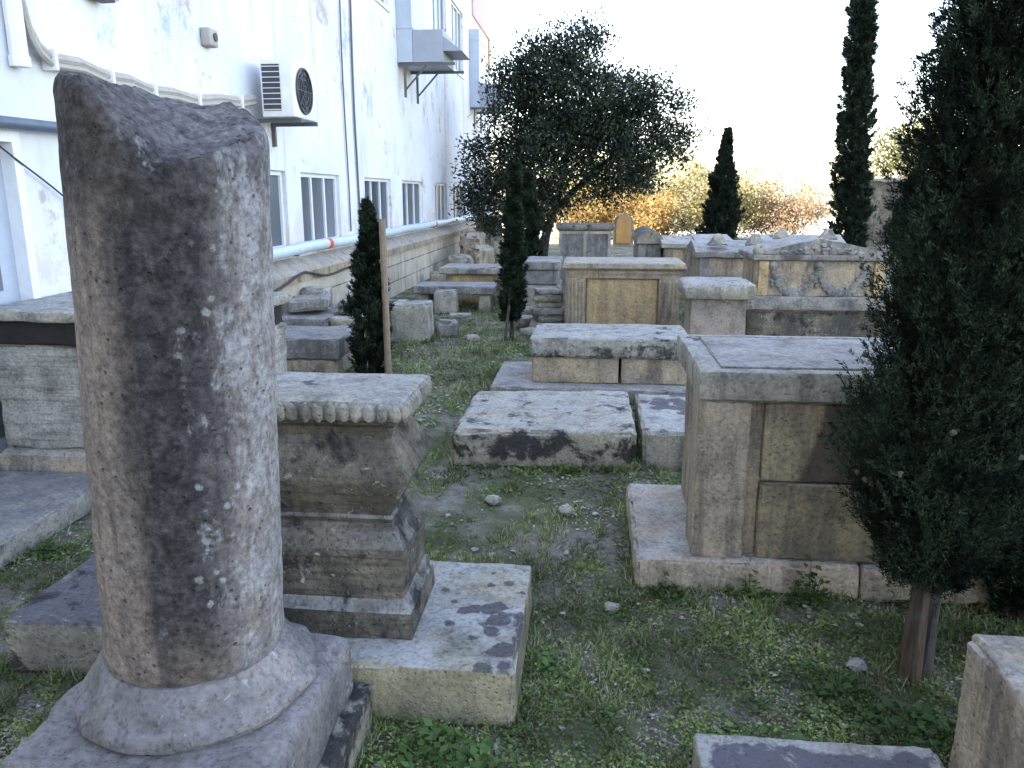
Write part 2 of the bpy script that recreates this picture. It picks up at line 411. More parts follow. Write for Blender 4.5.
def ashlarm():
    t = NT('sandstone ashlar'); p = t.pos(); x = t.sep(p)
    cmb = t.n('ShaderNodeCombineXYZ'); t.put(cmb.inputs[0], x[1]); t.put(cmb.inputs[1], x[2])
    b = t.n('ShaderNodeTexBrick'); t.put(b.inputs['Vector'], t.mapv(cmb.outputs[0], (1, 1, 1), (0, .03, 0)))
    b.inputs['Scale'].default_value = 1.0; b.inputs['Brick Width'].default_value = .95; b.inputs['Row Height'].default_value = .27
    b.inputs['Mortar Size'].default_value = .010; b.inputs['Mortar Smooth'].default_value = .3
    b.inputs['Color1'].default_value = (.50, .40, .29, 1); b.inputs['Color2'].default_value = (.42, .345, .26, 1); b.inputs['Mortar'].default_value = (.12, .10, .085, 1)
    c = t.mix(t.rng(t.noise(p, 3.3, 7, .65), .42, .66, 0, .6), b.outputs['Color'], (.58, .55, .50))
    c = t.mix(t.rng(t.noise(t.mapv(p, (4, 4, .8)), 1.2, 5, .6), .52, .72, 0, .45), c, (.16, .13, .10))
    h = t.math('ADD', t.noise(p, 22, 8, .7), t.math('MULTIPLY', b.outputs['Fac'], -1.2))
    t.bsdf(c, .92, t.bump(h, .6, .012), spec=.12); return t.m
M['ashlar'] = ashlarm()

def columnm():
    t = NT('lichened column stone'); g = t.pos(); 
    tc = t.n('ShaderNodeTexCoord').outputs['Object']; x = t.sep(tc)
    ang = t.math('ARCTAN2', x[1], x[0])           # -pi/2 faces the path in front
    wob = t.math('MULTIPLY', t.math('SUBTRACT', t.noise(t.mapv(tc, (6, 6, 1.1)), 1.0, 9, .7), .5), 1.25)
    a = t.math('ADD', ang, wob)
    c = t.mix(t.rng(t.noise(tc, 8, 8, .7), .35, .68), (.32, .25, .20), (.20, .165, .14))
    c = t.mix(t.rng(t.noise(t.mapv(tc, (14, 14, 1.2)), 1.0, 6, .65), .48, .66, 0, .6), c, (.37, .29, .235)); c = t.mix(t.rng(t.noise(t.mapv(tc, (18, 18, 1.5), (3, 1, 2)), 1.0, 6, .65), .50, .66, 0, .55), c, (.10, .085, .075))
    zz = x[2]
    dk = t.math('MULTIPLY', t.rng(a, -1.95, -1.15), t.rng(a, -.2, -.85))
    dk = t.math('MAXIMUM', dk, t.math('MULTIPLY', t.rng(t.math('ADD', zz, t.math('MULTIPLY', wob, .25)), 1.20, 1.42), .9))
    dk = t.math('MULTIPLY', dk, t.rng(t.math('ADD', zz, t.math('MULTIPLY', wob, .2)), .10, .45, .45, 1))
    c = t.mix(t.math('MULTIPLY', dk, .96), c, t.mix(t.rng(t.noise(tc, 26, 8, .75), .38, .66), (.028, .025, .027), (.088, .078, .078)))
    # white lichen, heavy on the right flank, flecks elsewhere
    lw = t.noise(t.mapv(tc, (1, 1, .6)), 13, 9, .72, .4)
    rt = t.rng(a, -1.0, -.25)
    lm = t.rng(t.math('ADD', lw, t.math('MULTIPLY', rt, .17)), .60, .72)
    c = t.mix(t.math('MULTIPLY', rt, .45), c, (.25, .24, .25)); c = t.mix(t.math('MULTIPLY', lm, .62), c, (.42, .41, .42))
    d1, _ = t.vor(tc, 21); l2 = t.math('MULTIPLY', t.math('MULTIPLY', t.rng(t.math('ADD', d1, t.math('MULTIPLY', t.noise(tc, 40, 6, .7), .9)), .54, .68, 1, 0), t.rng(t.noise(tc, 5, 5, .6), .38, .52)), t.math('MULTIPLY', t.rng(a, -1.25, -.75), t.rng(a, .2, -.3)))
    c = t.mix(t.math('MULTIPLY', l2, .5), c, (.50, .50, .49))
    nz = t.nz()
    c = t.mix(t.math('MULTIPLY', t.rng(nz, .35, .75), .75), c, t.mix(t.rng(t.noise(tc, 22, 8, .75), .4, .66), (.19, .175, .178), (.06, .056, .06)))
    c = t.mix(1.0, c, t.ramp(t.noise(tc, 60, 6, .7), [(.28, (.38, .38, .38)), (.48, (.95, .95, .95)), (.74, (1.5, 1.5, 1.5))]), 'MULTIPLY')
    c = t.mix(.8, c, t.ramp(t.noise(tc, 20, 9, .75), [(.30, (.38, .37, .36)), (.46, (.92, .91, .9)), (.72, (1.2, 1.18, 1.16))]), 'MULTIPLY')
    pit, _ = t.vor(tc, 34); pm = t.rng(t.math('ADD', pit, t.math('MULTIPLY', t.noise(tc, 9), .5)), .26, .40)
    c = t.mix(t.math('MULTIPLY', t.math('SUBTRACT', 1.0, pm), .5), c, (.06, .055, .05))
    h = t.math('ADD', t.noise(tc, 34, 9, .72), t.math('MULTIPLY', pm, .7))
    t.bsdf(c, .93, t.bump(h, 1.0, .018), spec=.12); return t.m
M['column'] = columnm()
M['colbase'] = stone('column base stone', (.31, .275, .255), (.18, .165, .165), dark=.24, streak=.3, top=.45, topc=(.30, .285, .295), seed=12, lich=.45, grime=.85)

def margin_slab():
    m = stone('pale margined slab', (.42, .38, .30), (.3, .28, .25), dark=.12, streak=.3, top=.7, seed=22, lich=.3)
    nt = m.node_tree; t = NT.__new__(NT); t.m = m; t.t = nt
    b = next(n for n in nt.nodes if n.type == 'BSDF_PRINCIPLED'); src = b.inputs['Base Color'].links[0].from_socket
    p = t.pos(); x = t.sep(p); w = t.math('MULTIPLY', t.math('SUBTRACT', t.noise(p, 11, 9, .72), .5), .14)
    f = t.math('MULTIPLY', t.rng(t.math('ADD', x[0], w), .36, .375), t.rng(t.math('ADD', x[1], w), 1.985, 1.97))
    f = t.math('MULTIPLY', f, t.rng(t.math('ADD', x[0], w), .97, .95))
    f = t.math('MULTIPLY', t.math('MULTIPLY', f, t.rng(t.noise(p, 16, 8, .7), .30, .42)), t.rng(t.nz(), .5, .8))
    t.t.links.new(t.mix(t.math('MULTIPLY', f, .9), src, (.10, .095, .115)), b.inputs['Base Color']); return m
M['margin'] = margin_slab()
# ------------------------------------------------------------------ ground
def groundm():
    t = NT('trodden grassy soil'); p = t.pos()
    soil = t.mix(t.rng(t.noise(p, 6, 8, .7), .35, .65), (.18, .155, .125), (.34, .305, .26))
    d, c = t.vor(p, 60); soil = t.mix(t.rng(d, .05, .35, .7, 0), soil, t.mix(.5, c, (.28, .24, .2)))
    gr = t.mix(t.noise(p, 40, 4, .7), (.06, .085, .03), (.13, .16, .06))
    m = t.rng(t.noise(p, 1.6, 8, .7), .40, .56)
    c = t.mix(t.math('MULTIPLY', m, .8), soil, gr)
    t.bsdf(c, .95, t.bump(t.noise(p, 45, 8, .75), 1.0, .03), spec=.1); return t.m
me = bpy.data.meshes.new('ground')
gx = np.concatenate([[-400, -60, -12], np.linspace(-4, 4, 60), [12, 60, 400]]); gy = np.concatenate([[-400, -50, -8], np.linspace(-1, 14, 90), [22, 60, 500]])
gv = [(x, y, (.018 * nz3((x, y, 0), 1.1) + .012 * nz3((x, y, 0), 3.5)) if -3.9 < x < 3.9 and -.9 < y < 13.9 else 0) for x in gx for y in gy]
ny_ = len(gy); gf = [(i * ny_ + j, (i + 1) * ny_ + j, (i + 1) * ny_ + j + 1, i * ny_ + j + 1) for i in range(len(gx) - 1) for j in range(ny_ - 1)]
me.from_pydata(gv, [], gf); me.polygons.foreach_set('use_smooth', [True] * len(gf))
tag(link_mesh('ground', me, groundm()), kind='structure')
# pale sunlit clearing beyond the graves
me = bpy.data.meshes.new('gravel_clearing'); me.from_pydata([(-3.2, 32.6, .02), (30, 26.5, .02), (60, 60, .02), (-20, 60, .02)], [], [(0, 1, 2, 3)])
tag(link_mesh('gravel_clearing', me, plain('pale gravel', (.55, .51, .45), .95, scale=3)), kind='structure')

# ------------------------------------------------------------------ white building
WX = -3.4; YE = 27.0; YS = -14.0; HB = 12.5
bld = thing('white_building', (WX, 8, 0), 'long two storey white plastered building with peeling stained facade and sandstone foot', 'building')
wins = [(7.40, 8.80), (9.27, 10.72), (11.95, 13.55), (14.38, 16.15), (17.45, 18.9), (19.75, 21.5), (22.5, 24.6)]
uwins = [(7.9, 9.0), (12.95, 13.78), (17.6, 19.2), (19.95, 21.6)]
openings = [(a, b, 1.05, 1.91) for a, b in wins] + [(a, b, 4.62, 6.15) for a, b in uwins] + [(3.60, 4.52, .02, 1.97)]
def wall_with(openings, y0, y1, z0, z1, X, depth):
    m = MB()
    ys = sorted({y0, y1, *[o[0] for o in openings], *[o[1] for o in openings]}); zs = sorted({z0, z1, *[o[2] for o in openings], *[o[3] for o in openings]})
    for a, b in zip(ys[:-1], ys[1:]):
        for c, d in zip(zs[:-1], zs[1:]):
            my, mz = (a + b) / 2, (c + d) / 2
            if any(o[0] < my < o[1] and o[2] < mz < o[3] for o in openings): continue
            m.add([(X, a, c), (X, b, c), (X, b, d), (X, a, d)], [(0, 1, 2, 3)])
    for a, b, c, d in openings:
        m.add([(X, a, c), (X, b, c), (X, b, d), (X, a, d), (X - depth, a, c), (X - depth, b, c), (X - depth, b, d), (X - depth, a, d)],
              [(0, 4, 5, 1), (1, 5, 6, 2), (2, 6, 7, 3), (3, 7, 4, 0)])
    return m
w = wall_with(openings, YS, YE, 0, HB, WX, .16)
w.add([(WX, YS, 0), (WX - 11, YS, 0), (WX - 11, YS, HB), (WX, YS, HB), (WX, YE, 0), (WX - 11, YE, 0), (WX - 11, YE, HB), (WX, YE, HB)],
      [(0, 1, 2, 3), (5, 4, 7, 6), (1, 5, 6, 2), (3, 2, 6, 7)])
w.build('wall', M['plaster'], bld, smooth=0)
MB().box(WX - .02, WX + .05, 23.2, YE + .03, 6.45, 7.2).build('salmon_band', M['terracotta'], bld, smooth=0)
MB().box(WX - .25, WX + .035, YE - .28, YE + .045, 5.4, 6.44).build('corner_quoin', M['ochre'], bld, smooth=0)
pl = MB(); pl.box(WX - .1, -3.26, 6.4, YE + .08, 0, .70); pl.build('stone_foot', M['ashlar'], bld, smooth=0)
cp = MB(); cp.prism([(WX - .05, .705), (-3.21, .705), (-3.20, .80), (-3.23, .84), (WX - .05, .98)], 'y', 6.4, YE + .1, 60, .006)
cp.build('stone_ledge', M['ochre_grey'], bld)
for (a, b, c, d) in openings[:-1]:
    f = MB(); X1 = WX - .045; X0 = X1 - .05; t = .05
    f.box(X0, X1, a, a + t, c, d); f.box(X0, X1, b - t, b, c, d); f.box(X0, X1, a + t, b - t, c, c + t); f.box(X0, X1, a + t, b - t, d - t, d)
    n = 3 if b - a > 1.0 else 2
    for i in range(1, n):
        y = a + (b - a) * i / n; f.box(X0 + .004, X1 - .004, y - .024, y + .024, c + t, d - t)
    f.box(WX - .04, WX + .03, a - .04, b + .04, c - .05, c - .002)
    fo = f.build('window', M['frame'], bld, smooth=0)
    for i in range(n):
        y0 = a + (b - a) * i / n + .02; y1 = a + (b - a) * (i + 1) / n - .02
        MB().box(X0 + .015, X0 + .022, y0, y1, c + .03, d - .03).build('pane', M['glass'], fo, smooth=0)
d = MB(); d.box(WX - .11, WX - .06, 3.62, 4.50, .05, 1.95); do = d.build('door', M['door'], bld, smooth=0)
for za, zb_ in ((.25, 1.0), (1.1, 1.8)): MB().box(WX - .075, WX - .052, 3.80, 4.36, za, zb_).build('door_panel', M['door_dark'], do, smooth=0)
d = MB(); d.box(WX - .06, WX + .025, 4.50, 4.57, 0, 2.02); d.box(WX - .06, WX + .025, 3.56, 3.62, 0, 2.02); d.box(WX - .06, WX + .025, 3.62, 4.50, 1.95, 2.02); d.build('door_frame', M['frame'], do, smooth=0)

# fittings on the facade
ac = thing('air_conditioner', (WX + .3, 8.3, 2.38), 'white outdoor air conditioning unit with round fan grille bracketed on the facade', 'air conditioner')
m = MB(); m.block(-3.26, -2.93, 7.93, 8.60, 2.40, 2.94, r=.015, rough=0, chip=0, cs=.2); m.build('casing', M['acwhite'], ac)
m = MB(); m.box(-3.235, -3.06, 7.920, 7.931, 2.46, 2.89)
m.build('side_coil', M['fin'], ac, smooth=0)
m = MB()
for i in range(9): m.box(-3.24, -3.055, 7.912, 7.919, 2.465 + i * .05, 2.472 + i * .05)
m.build('coil_guard', M['acwhite'], ac, smooth=0)
m = MB(); cyy, czz, rr = 8.22, 2.67, .215
m.add([(-2.925, cyy, czz)] + [(-2.925, cyy + rr * math.cos(a * math.pi / 18), czz + rr * math.sin(a * math.pi / 18)) for a in range(36)], [(0, 1 + a, 1 + (a + 1) % 36) for a in range(36)])
m.build('fan_opening', M['black'], ac, smooth=0)
m = MB()
for r_ in (.215, .16, .105, .05): m.tube([(-2.918, cyy + r_ * math.cos(a * math.pi / 15), czz + r_ * math.sin(a * math.pi / 15)) for a in range(31)], .006 if r_ < .2 else .012, 5)
for a in range(8): m.tube([(-2.916, cyy, czz), (-2.916, cyy + .21 * math.cos(a * math.pi / 4), czz + .21 * math.sin(a * math.pi / 4))], .005, 4)
m.build('fan_grille', M['fin'], ac)
for y in (8.02, 8.48):
    m = MB(); m.box(-3.40, -2.90, y, y + .04, 2.355, 2.395); m.box(-3.40, -3.36, y, y + .04, 2.15, 2.356); m.build('bracket', M['iron'], ac, smooth=0)

def cooler(y, zt, zb, w, label, ztop=99):
    t = thing('window_cooler', (WX + .3, y, zb), label, 'cooler box', 'sheet metal cooler boxes on the upper facade')
    m = MB(); m.box(WX + .005, WX + .27, y, y + w, zb + .02, min(ztop, zt + 3.0)); m.build('duct', M['duct'], t, smooth=0)
    for z in [q for q in (zt, zt + 1.1, zt + 2.2) if q < ztop]: MB().box(WX + .004, WX + .285, y - .012, y + w + .012, z, z + .035).build('duct_flange', M['duct'], t, smooth=0)
    m = MB(); m.box(WX + .275, WX + .80, y + .02, y + w, zb + .02, zt - .02); m.build('cabinet', M['ductbox'], t, smooth=0)
    m = MB(); m.add([(WX + .80, y + .05, zt - .12), (WX + .80, y + w - .05, zt - .12), (WX + 1.12, y + w - .05, zb + .2), (WX + 1.12, y + .05, zb + .2),
                     (WX + .80, y + .05, zb + .2), (WX + .80, y + w - .05, zb + .2)], [(0, 1, 2, 3), (0, 3, 4), (1, 5, 2), (3, 2, 5, 4)])
    m.build('hood', M['ductbox'], t, smooth=0)
    for yy in (y + .03, y + w - .07):
        m = MB(); m.box(WX + .002, WX + 1.0, yy, yy + .04, zb - .03, zb + .015); m.box(WX + .1, WX + .14, yy, yy + .04, zb - .55, zb - .03)
        m.tube([(WX + .13, yy + .02, zb - .42), (WX + .5, yy + .02, zb - .03)], .018, 6)
        m.build('bracket', M['iron'], t, smooth=0)
cooler(14.3, 4.42, 3.86, 1.1, 'nearer of the two bracketed grey cooler boxes with a tall duct on the facade')
cooler(22.7, 4.62, 3.98, 1.4, 'farther of the two bracketed cooler boxes, near the far building corner', 6.0)

m = MB(); m.tube([(-3.30, 6.4 + i * .5, 1.055 + .008 * math.sin(i * 1.3)) for i in range(41)], .062, 12)
pp = thing('wall_pipe', (-3.3, 8, 1.0), 'fat pale blue pipe running along the facade under the windows', 'pipe')
m.build('pipe_run', M['pipe'], pp)
for y in (9.75, 16.7): MB().tube([(-3.30, y, 1.055), (-3.30, y + .13, 1.055)], .066, 12).build('red_tape', M['red'], pp)
for y in (8.6, 12.5, 16.5, 20.5): MB().box(WX - .01, -3.235, y, y + .04, .985, .998).build('pipe_support', M['iron'], pp, smooth=0)
def fitting(name, mb, mat, label, cat, group=None, loc=None, smooth=40): return tag(mb.build(name, mat, loc=loc or mb.v[0], smooth=smooth), label, cat, group)
m = MB(); m.tube([(-3.32, 3.2 + .3 * i, 2.035 + .004 * i) for i in range(9)], .035, 10); fitting('waste_pipe', m, M['pipe_dark'], 'dark blue grey pipe running level above the side door', 'pipe')
cb = thing('cable_bundle', (-3.36, 5, 2.5), 'sagging beige wrapped cable bundle strapped to the facade behind the column', 'cable')
pts = [(-3.36, 4.70, 2.80), (-3.36, 4.74, 2.62), (-3.355, 4.80, 2.53), (-3.35, 4.90, 2.475), (-3.35, 5.2, 2.49), (-3.35, 5.5, 2.45), (-3.35, 5.75, 2.465), (-3.35, 6.05, 2.43), (-3.35, 6.4, 2.45), (-3.35, 6.75, 2.44), (-3.35, 7.2, 2.5), (-3.35, 7.6, 2.52), (-3.35, 7.95, 2.58)]
m = MB(); m.tube(pts, .033, 8); m.tube([(x + .02, y, z - .045) for x, y, z in pts], .02, 6); m.build('wrapped_pipe', M['tape'], cb)
for i in (3, 5, 7, 9, 11):
    x, y, z = pts[i]; MB().box(x - .045, x + .05, y - .012, y + .012, z - .075, z + .045).build('strap', M['white_plastic'], cb, smooth=0)
m = MB(); m.tube([(-3.35, 4.63, 2.42), (-3.35, 4.63, 6.0)], .05, 8); m.tube([(-3.35, 4.63, 2.38), (-3.35, 4.63, 2.44)], .058, 8); fitting('downpipe', m, M['white_plastic'], 'white vertical downpipe above the side door', 'pipe')
m = MB(); m.block(-3.40, -3.31, 7.03, 7.20, 2.91, 3.06, r=.02, rough=0, chip=0, cs=.1); sb = thing('sensor_box', (-3.4, 7.1, 2.9), 'small beige sensor box with dark lens on the white facade', 'sensor'); m.build('housing', M['tape'], sb)
MB().tube([(-3.312, 7.13, 2.99), (-3.300, 7.13, 2.99)], .036, 14).build('lens', M['black'], sb)
wl = thing('wall_lamp', (-3.4, 5.5, 2.95), 'small dark wall lamp at the top of the facade', 'lamp')
m = MB(); m.block(-3.40, -3.25, 5.38, 5.60, 2.94, 3.0, r=.012, rough=0, chip=0, cs=.1); m.build('housing', M['white_plastic'], wl)
MB().box(-3.37, -3.27, 5.42, 5.56, 2.925, 2.939).build('lens', M['black'], wl, smooth=0)
for y, r_, lab in ((11.05, .012, 'thin dark cable, left one of the two hanging down the facade'), (11.52, .017, 'thick black cable, right one of the two hanging down the facade')):
    m = MB(); m.tube([(-3.375, y + .03 * math.sin(i * .9 + r_ * 80), 1.15 + i * .5) for i in range(13)], r_, 6)
    fitting('hanging_cable', m, M['iron'], lab, 'cable', 'cables hanging down the facade')
m = MB(); m.tube([(-3.37, 4.3 + .1 * i, 1.975 - .056 * i - .004 * math.sin(i)) for i in range(8)], .006, 5); fitting('slack_wire', m, M['black'], 'thin black wire slanting down past the side door', 'cable')

m = MB(); m.tube([(-3.17, 6.6 + .25 * i, .80 - .10 * abs(math.sin((6.6 + .25 * i) * 1.1)) + .02 * math.sin(i)) for i in range(22)], .014, 6); fitting('ground_cable', m, M['black'], 'black cable sagging along the stone ledge below the pale blue pipe', 'cable')
# ------------------------------------------------------------------ broken column
CX, CY = -1.02, 1.80
c = thing('broken_column', (CX, CY, 0), 'broken column with slanting snapped top on a square plinth, grey lichened limestone', 'column')
m = MB(); m.block(-1.42, -.655, 1.25, 2.15, 0, .155, r=.012, rough=.006, chip=.02, cs=.05); m.build('foot_slab', M['blackedge'], c)
m = MB(); m.block(-1.365, -.69, 1.40, 2.10, .157, .375, r=.04, rough=.012, chip=.05, cs=.03); m.build('plinth', M['colbase'], c)
m = MB(); m.lathe(CX, CY, [(.368, .285), (.38, .302), (.395, .306), (.408, .300), (.418, .288), (.425, .279), (.44, .270), (.462, .256), (.478, .240), (.490, .230), (.498, .222), (.500, .15)], 128, .013, 3.0); m.build('base_moulding', M['colbase'], c)
def shaft():
    N, K = 128, 90; vs = []; fs = []; r0, r1 = .223, .221; zb = .494; lean = .058
    def ztop(u, v):
        F = np.interp(u, [-1, -.92, -.38, .12, .3, .6, 1], [1.865, 1.895, 1.89, 1.765, 1.715, 1.712, 1.745])
        B = np.interp(u, [-1, -.6, -.35, .6, 1], [1.89, 1.895, 1.87, 1.862, 1.81])
        w = min(1, max(0, (v + 1) / 2)); w = w * w * (3 - 2 * w) * .5 + w * .5
        return float(F + (B - F) * w) + .014 * nz3((u * 2.4, v * 2.4, 3), 1) + .010 * nz3((u * 5.5, v * 5.5, 1), 1) + .005 * nz3((u * 13, v * 13, 4), 1)
    for k in range(K + 1):
        for i in range(N):
            a = 2 * math.pi * i / N; ca, sa = math.cos(a), math.sin(a)
            zt = ztop(ca, sa); z = zb + (zt - zb) * k / K
            q = Vector((ca * .23, sa * .23, z)); f = (z - zb) / 1.4
            r = r0 + (r1 - r0) * f + .0035 * nz3(q, 5) + .0022 * nz3(q, 14, 4) + .0015 * nz3(q, 34, 2)
            if z > zt - .03: r -= .012 * ((z - zt + .03) / .03) ** 2 * (1 + 1.2 * nz3(q, 18))
            if z < zb + .02: r -= .006 * (1 - (z - zb) / .02)
            vs.append((CX + lean * f * 1.0 + r * ca, CY + r * sa, z))
    for k in range(K):
        for i in range(N):
            j = (i + 1) % N; fs.append((k * N + i, k * N + j, (k + 1) * N + j, (k + 1) * N + i))
    prev = [K * N + i for i in range(N)]; Q = 26
    for q_ in range(1, Q):
        s_ = 1 - q_ / Q; cur = []
        for i in range(N):
            a = 2 * math.pi * i / N; u, v = math.cos(a) * s_, math.sin(a) * s_
            z = ztop(u, v); cur.append(len(vs)); vs.append((CX + lean + .212 * u, CY + .212 * v, z + .006 * nz3((u * 9, v * 9, 2), 1)))
        for i in range(N):
            j = (i + 1) % N; fs.append((prev[i], prev[j], cur[j], cur[i]))
        prev = cur
    fs.append(tuple(prev)); mb = MB(); mb.add(vs, fs); return mb
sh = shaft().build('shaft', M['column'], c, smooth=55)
# pattern is tied to the shaft's own axis
sh.location = (0, 0, .3); 
for v in sh.data.vertices: v.co.z -= .3

# ------------------------------------------------------------------ tombs on the building side
m = MB(); m.block(-2.03, -1.48, 2.31, 2.98, 0, .20, r=.014, rough=.006, chip=.02, cs=.05); tag(m.build('ledger_slab', M['darktop'], loc=(-1.75, 2.6, 0)), 'dark topped slab with black blotched end jutting out left behind the column', 'grave slab')
t = thing('carved_sarcophagus_tomb', (-.9, 2.55, 0), 'brown swelling sarcophagus with leaf carved rim on a wide spotted ledger behind the column', 'tomb')
m = MB(); m.block(-1.46, -.205, 2.17, 2.92, 0, .205, r=.014, rough=.004, chip=.018, cs=.05); m.build('ledger_slab', M['green_side'], t)
x0, x1, y0, y1 = -1.40, -.575, 2.33, 2.72
m = MB(); m.loft(x0, x1, y0, y1, [(.207, .012), (.30, .010), (.305, .0), (.33, -.012), (.335, -.02), (.485, -.02), (.487, -.012), (.50, -.010), (.515, -.016), (.535, -.034), (.56, -.046), (.575, -.06), (.588, -.062)], .035, .004, 1)
m.build('pedestal', M['brown'], t)
m = MB(); m.loft(x0, x1, y0, y1, [(.590, -.064), (.605, -.058), (.615, -.066), (.65, -.05), (.735, .002), (.76, .014), (.775, .012), (.83, -.018), (.895, -.052), (.898, -.044), (.925, -.04), (.94, -.022), (.95, -.022)], .035, .004, 2)
m.build('sarcophagus_body', M['brown'], t)
m = MB(); m.loft(x0, x1, y0, y1, [(.952, -.018), (.962, -.004), (.985, .006), (1.008, .010), (1.020, .004), (1.026, -.012)], .03, .004, 3); cover = m.build('cover_slab', M['pale'], t)
m = MB()
def rim(px, py, nx, ny, k):
    m.blob((px, py, .985), (.022 if nx == 0 else .014, .018 if ny == 0 else .014, .031), 2, .22, k * .7)
n = 20
for i in range(n): rim(x0 + (x1 - x0) * (i + .5) / n, y0 - .006, 0, -1, i)
n = 14
for i in range(n): rim(x1 + .006, y0 + (y1 - y0) * (i + .5) / n, 1, 0, i + 40)
m.build('leaf_frieze', M['pale'], cover)

t = thing('rough_chest_tomb', (-2.75, 4.4, 0), 'flaking pale chest tomb with black edged cover slab beside the door', 'tomb')
m = MB(); m.loft(-3.33, -1.95, 4.05, 4.92, [(.0, .05), (.13, .05), (.15, .04), (.2, .035), (.225, .01)], .05, .006, 4); m.build('base_moulding', M['ochre_grey'], t)
m = MB(); m.block(-3.36, -1.96, 4.06, 4.91, .22, .84, r=.02, rough=.022, chip=.03, cs=.04, seed=3); m.build('chest', M['flaky'], t)
m = MB(); m.block(-3.37, -1.98, 4.03, 4.92, .842, .975, r=.01, rough=.006, chip=.02, cs=.05); m.build('dark_course', plain('black soot crusted stone', (.022, .018, .017), .95, var=.5, scale=14), t)
m = MB(); m.block(-3.39, -1.92, 3.97, 4.96, .977, 1.035, r=.015, rough=.012, chip=.02, cs=.05); m.build('cover_slab', M['pale'], t)
m = MB(); m.block(-3.36, -2.62, 2.5, 3.96, 0, .125, r=.012, rough=.006, chip=.015, cs=.06); tag(m.build('ledger_slab', stone('dull lichened slab', (.42, .39, .33), (.30, .28, .25), dark=.3, streak=.2, top=.85, topc=(.21, .2, .21), seed=21, lich=.4), loc=(-2.9, 3.2, 0)), 'low grey ledger slab on the grass at the foot of the flaking chest tomb', 'grave slab')

t = thing('split_block_tomb', (-2.7, 7.2, 0), 'small two course stone tomb with cracked joint just before the young staked cypress', 'tomb')
m = MB(); m.block(-3.1, -2.30, 6.92, 7.6, 0, .17, r=.02, rough=.01, chip=.02); m.build('lower_course', M['ochre_grey'], t)
m = MB(); m.block(-3.12, -2.27, 6.90, 7.62, .175, .375, r=.02, rough=.012, chip=.03, seed=2); m.build('upper_course', M['grey'], t)
t = thing('low_coped_tomb', (-2.9, 8.1, 0), 'low ochre tomb under loose rough coping slabs at the foot of the building', 'tomb')
m = MB(); m.block(-3.2, -2.42, 7.82, 8.35, 0, .30, r=.012, rough=.006, chip=.02); m.build('chest', M['ochre'], t)
m = MB(); m.block(-3.22, -2.66, 7.76, 8.40, .303, .435, r=.03, rough=.02, chip=.04, tilt=(-.03, .02)); m.build('coping_slab', M['grey'], t)
m = MB(); m.block(-2.64, -2.36, 7.80, 8.36, .304, .42, r=.03, rough=.02, chip=.03, tilt=(-.05, .0), seed=4); m.build('coping_slab', M['rubble'], t)
def rubble(x, y, z, sx, sy, sz, label, mat='rubble', rz=0.0, group=None, name='loose_stone', r=.25, tilt=(0, 0)):
    m = MB(); m.block(x - sx / 2, x + sx / 2, y - sy / 2, y + sy / 2, z, z + sz, r=min(sx, sy, sz) * r, rough=min(sx, sy, sz) * .10, chip=min(sx, sy, sz) * .2, cs=max(.025, sx / 8), rz=rz, seed=x * 3 + y, tilt=tilt)
    return tag(m.build(name, M[mat], loc=(x, y, z)), label, 'stone', group)
rubble(-2.95, 8.1, .47, .42, .4, .13, 'flat broken stone lying on the left coping slab of the low tomb', 'grey', .2, tilt=(.05, 0))
rubble(-2.55, 8.12, .435, .2, .26, .11, 'dark broken stone lying on the right coping slab of the low tomb', 'darktop', .3)
rubble(-3.12, 8.75, .0, .26, .3, .30, 'lowest of the three squared grey stones stacked against the building foot', 'grey', .02)
rubble(-3.11, 8.76, .303, .29, .32, .16, 'middle of the three squared grey stones stacked against the building foot', 'grey', -.05)
rubble(-3.10, 8.75, .468, .31, .3, .16, 'topmost of the three squared grey stones stacked against the building foot', 'pale', .04)
rubble(-2.98, 9.6, 0, .5, .3, .32, 'rough pale stone against the building foot behind the staked cypress', 'pale', .3)
rubble(-2.75, 10.6, 0, .55, .35, .25, 'weathered boulder left of the path, before the slab on stone feet', 'pale', -.2)
m = MB(); m.block(-2.26, -1.82, 8.68, 9.12, -.02, .455, r=.04, rough=.012, chip=.05, cs=.05); tag(m.build('stone_block', M['pale'], loc=(-2.04, 8.9, 0)), 'squared pale stone block with ochre patch standing by the path', 'stone block')
rubble(-1.70, 9.3, -.01, .28, .24, .20, 'small pale stone at the right foot of the squared block', 'grey', .15)

t = thing('far_chest_tomb', (-1.85, 12.5, 0), 'far ochre chest tomb with thin white cover slab left of the path', 'tomb')
m = MB(); m.block(-2.25, -1.42, 12.22, 12.95, 0, .45, r=.012, rough=.006, chip=.02, cs=.08); m.build('chest', M['ochre'], t)
m = MB(); m.block(-2.34, -1.34, 12.14, 13.0, .453, .555, r=.015, rough=.008, chip=.03, cs=.08); m.build('cover_slab', M['pale'], t)
t = thing('raised_slab_grave', (-1.9, 11.5, 0), 'grey slab raised on rough stone feet in front of the far chest tomb', 'grave slab')
m = MB(); m.block(-2.55, -1.36, 11.25, 11.9, .25, .37, r=.015, rough=.008, chip=.02, cs=.08); m.build('slab', M['grey'], t)
for x in (-2.45, -1.55): MB().block(x - .05, x + .12, 11.3, 11.8, 0, .248, r=.02, rough=.01, cs=.08).build('foot', M['rubble'], t)
m = MB(); m.block(-2.20, -1.88, 10.98, 11.22, 0, .335, r=.02, rough=.012, chip=.03); tag(m.build('stone_block', M['pale'], loc=(-2.04, 11.1, 0)), 'upright pale stone block leaning before the raised grey slab', 'stone block')
rubble(-1.78, 10.75, 0, .30, .22, .05, 'thin flat stone lying on the grass before the raised slab', 'pale', .1)
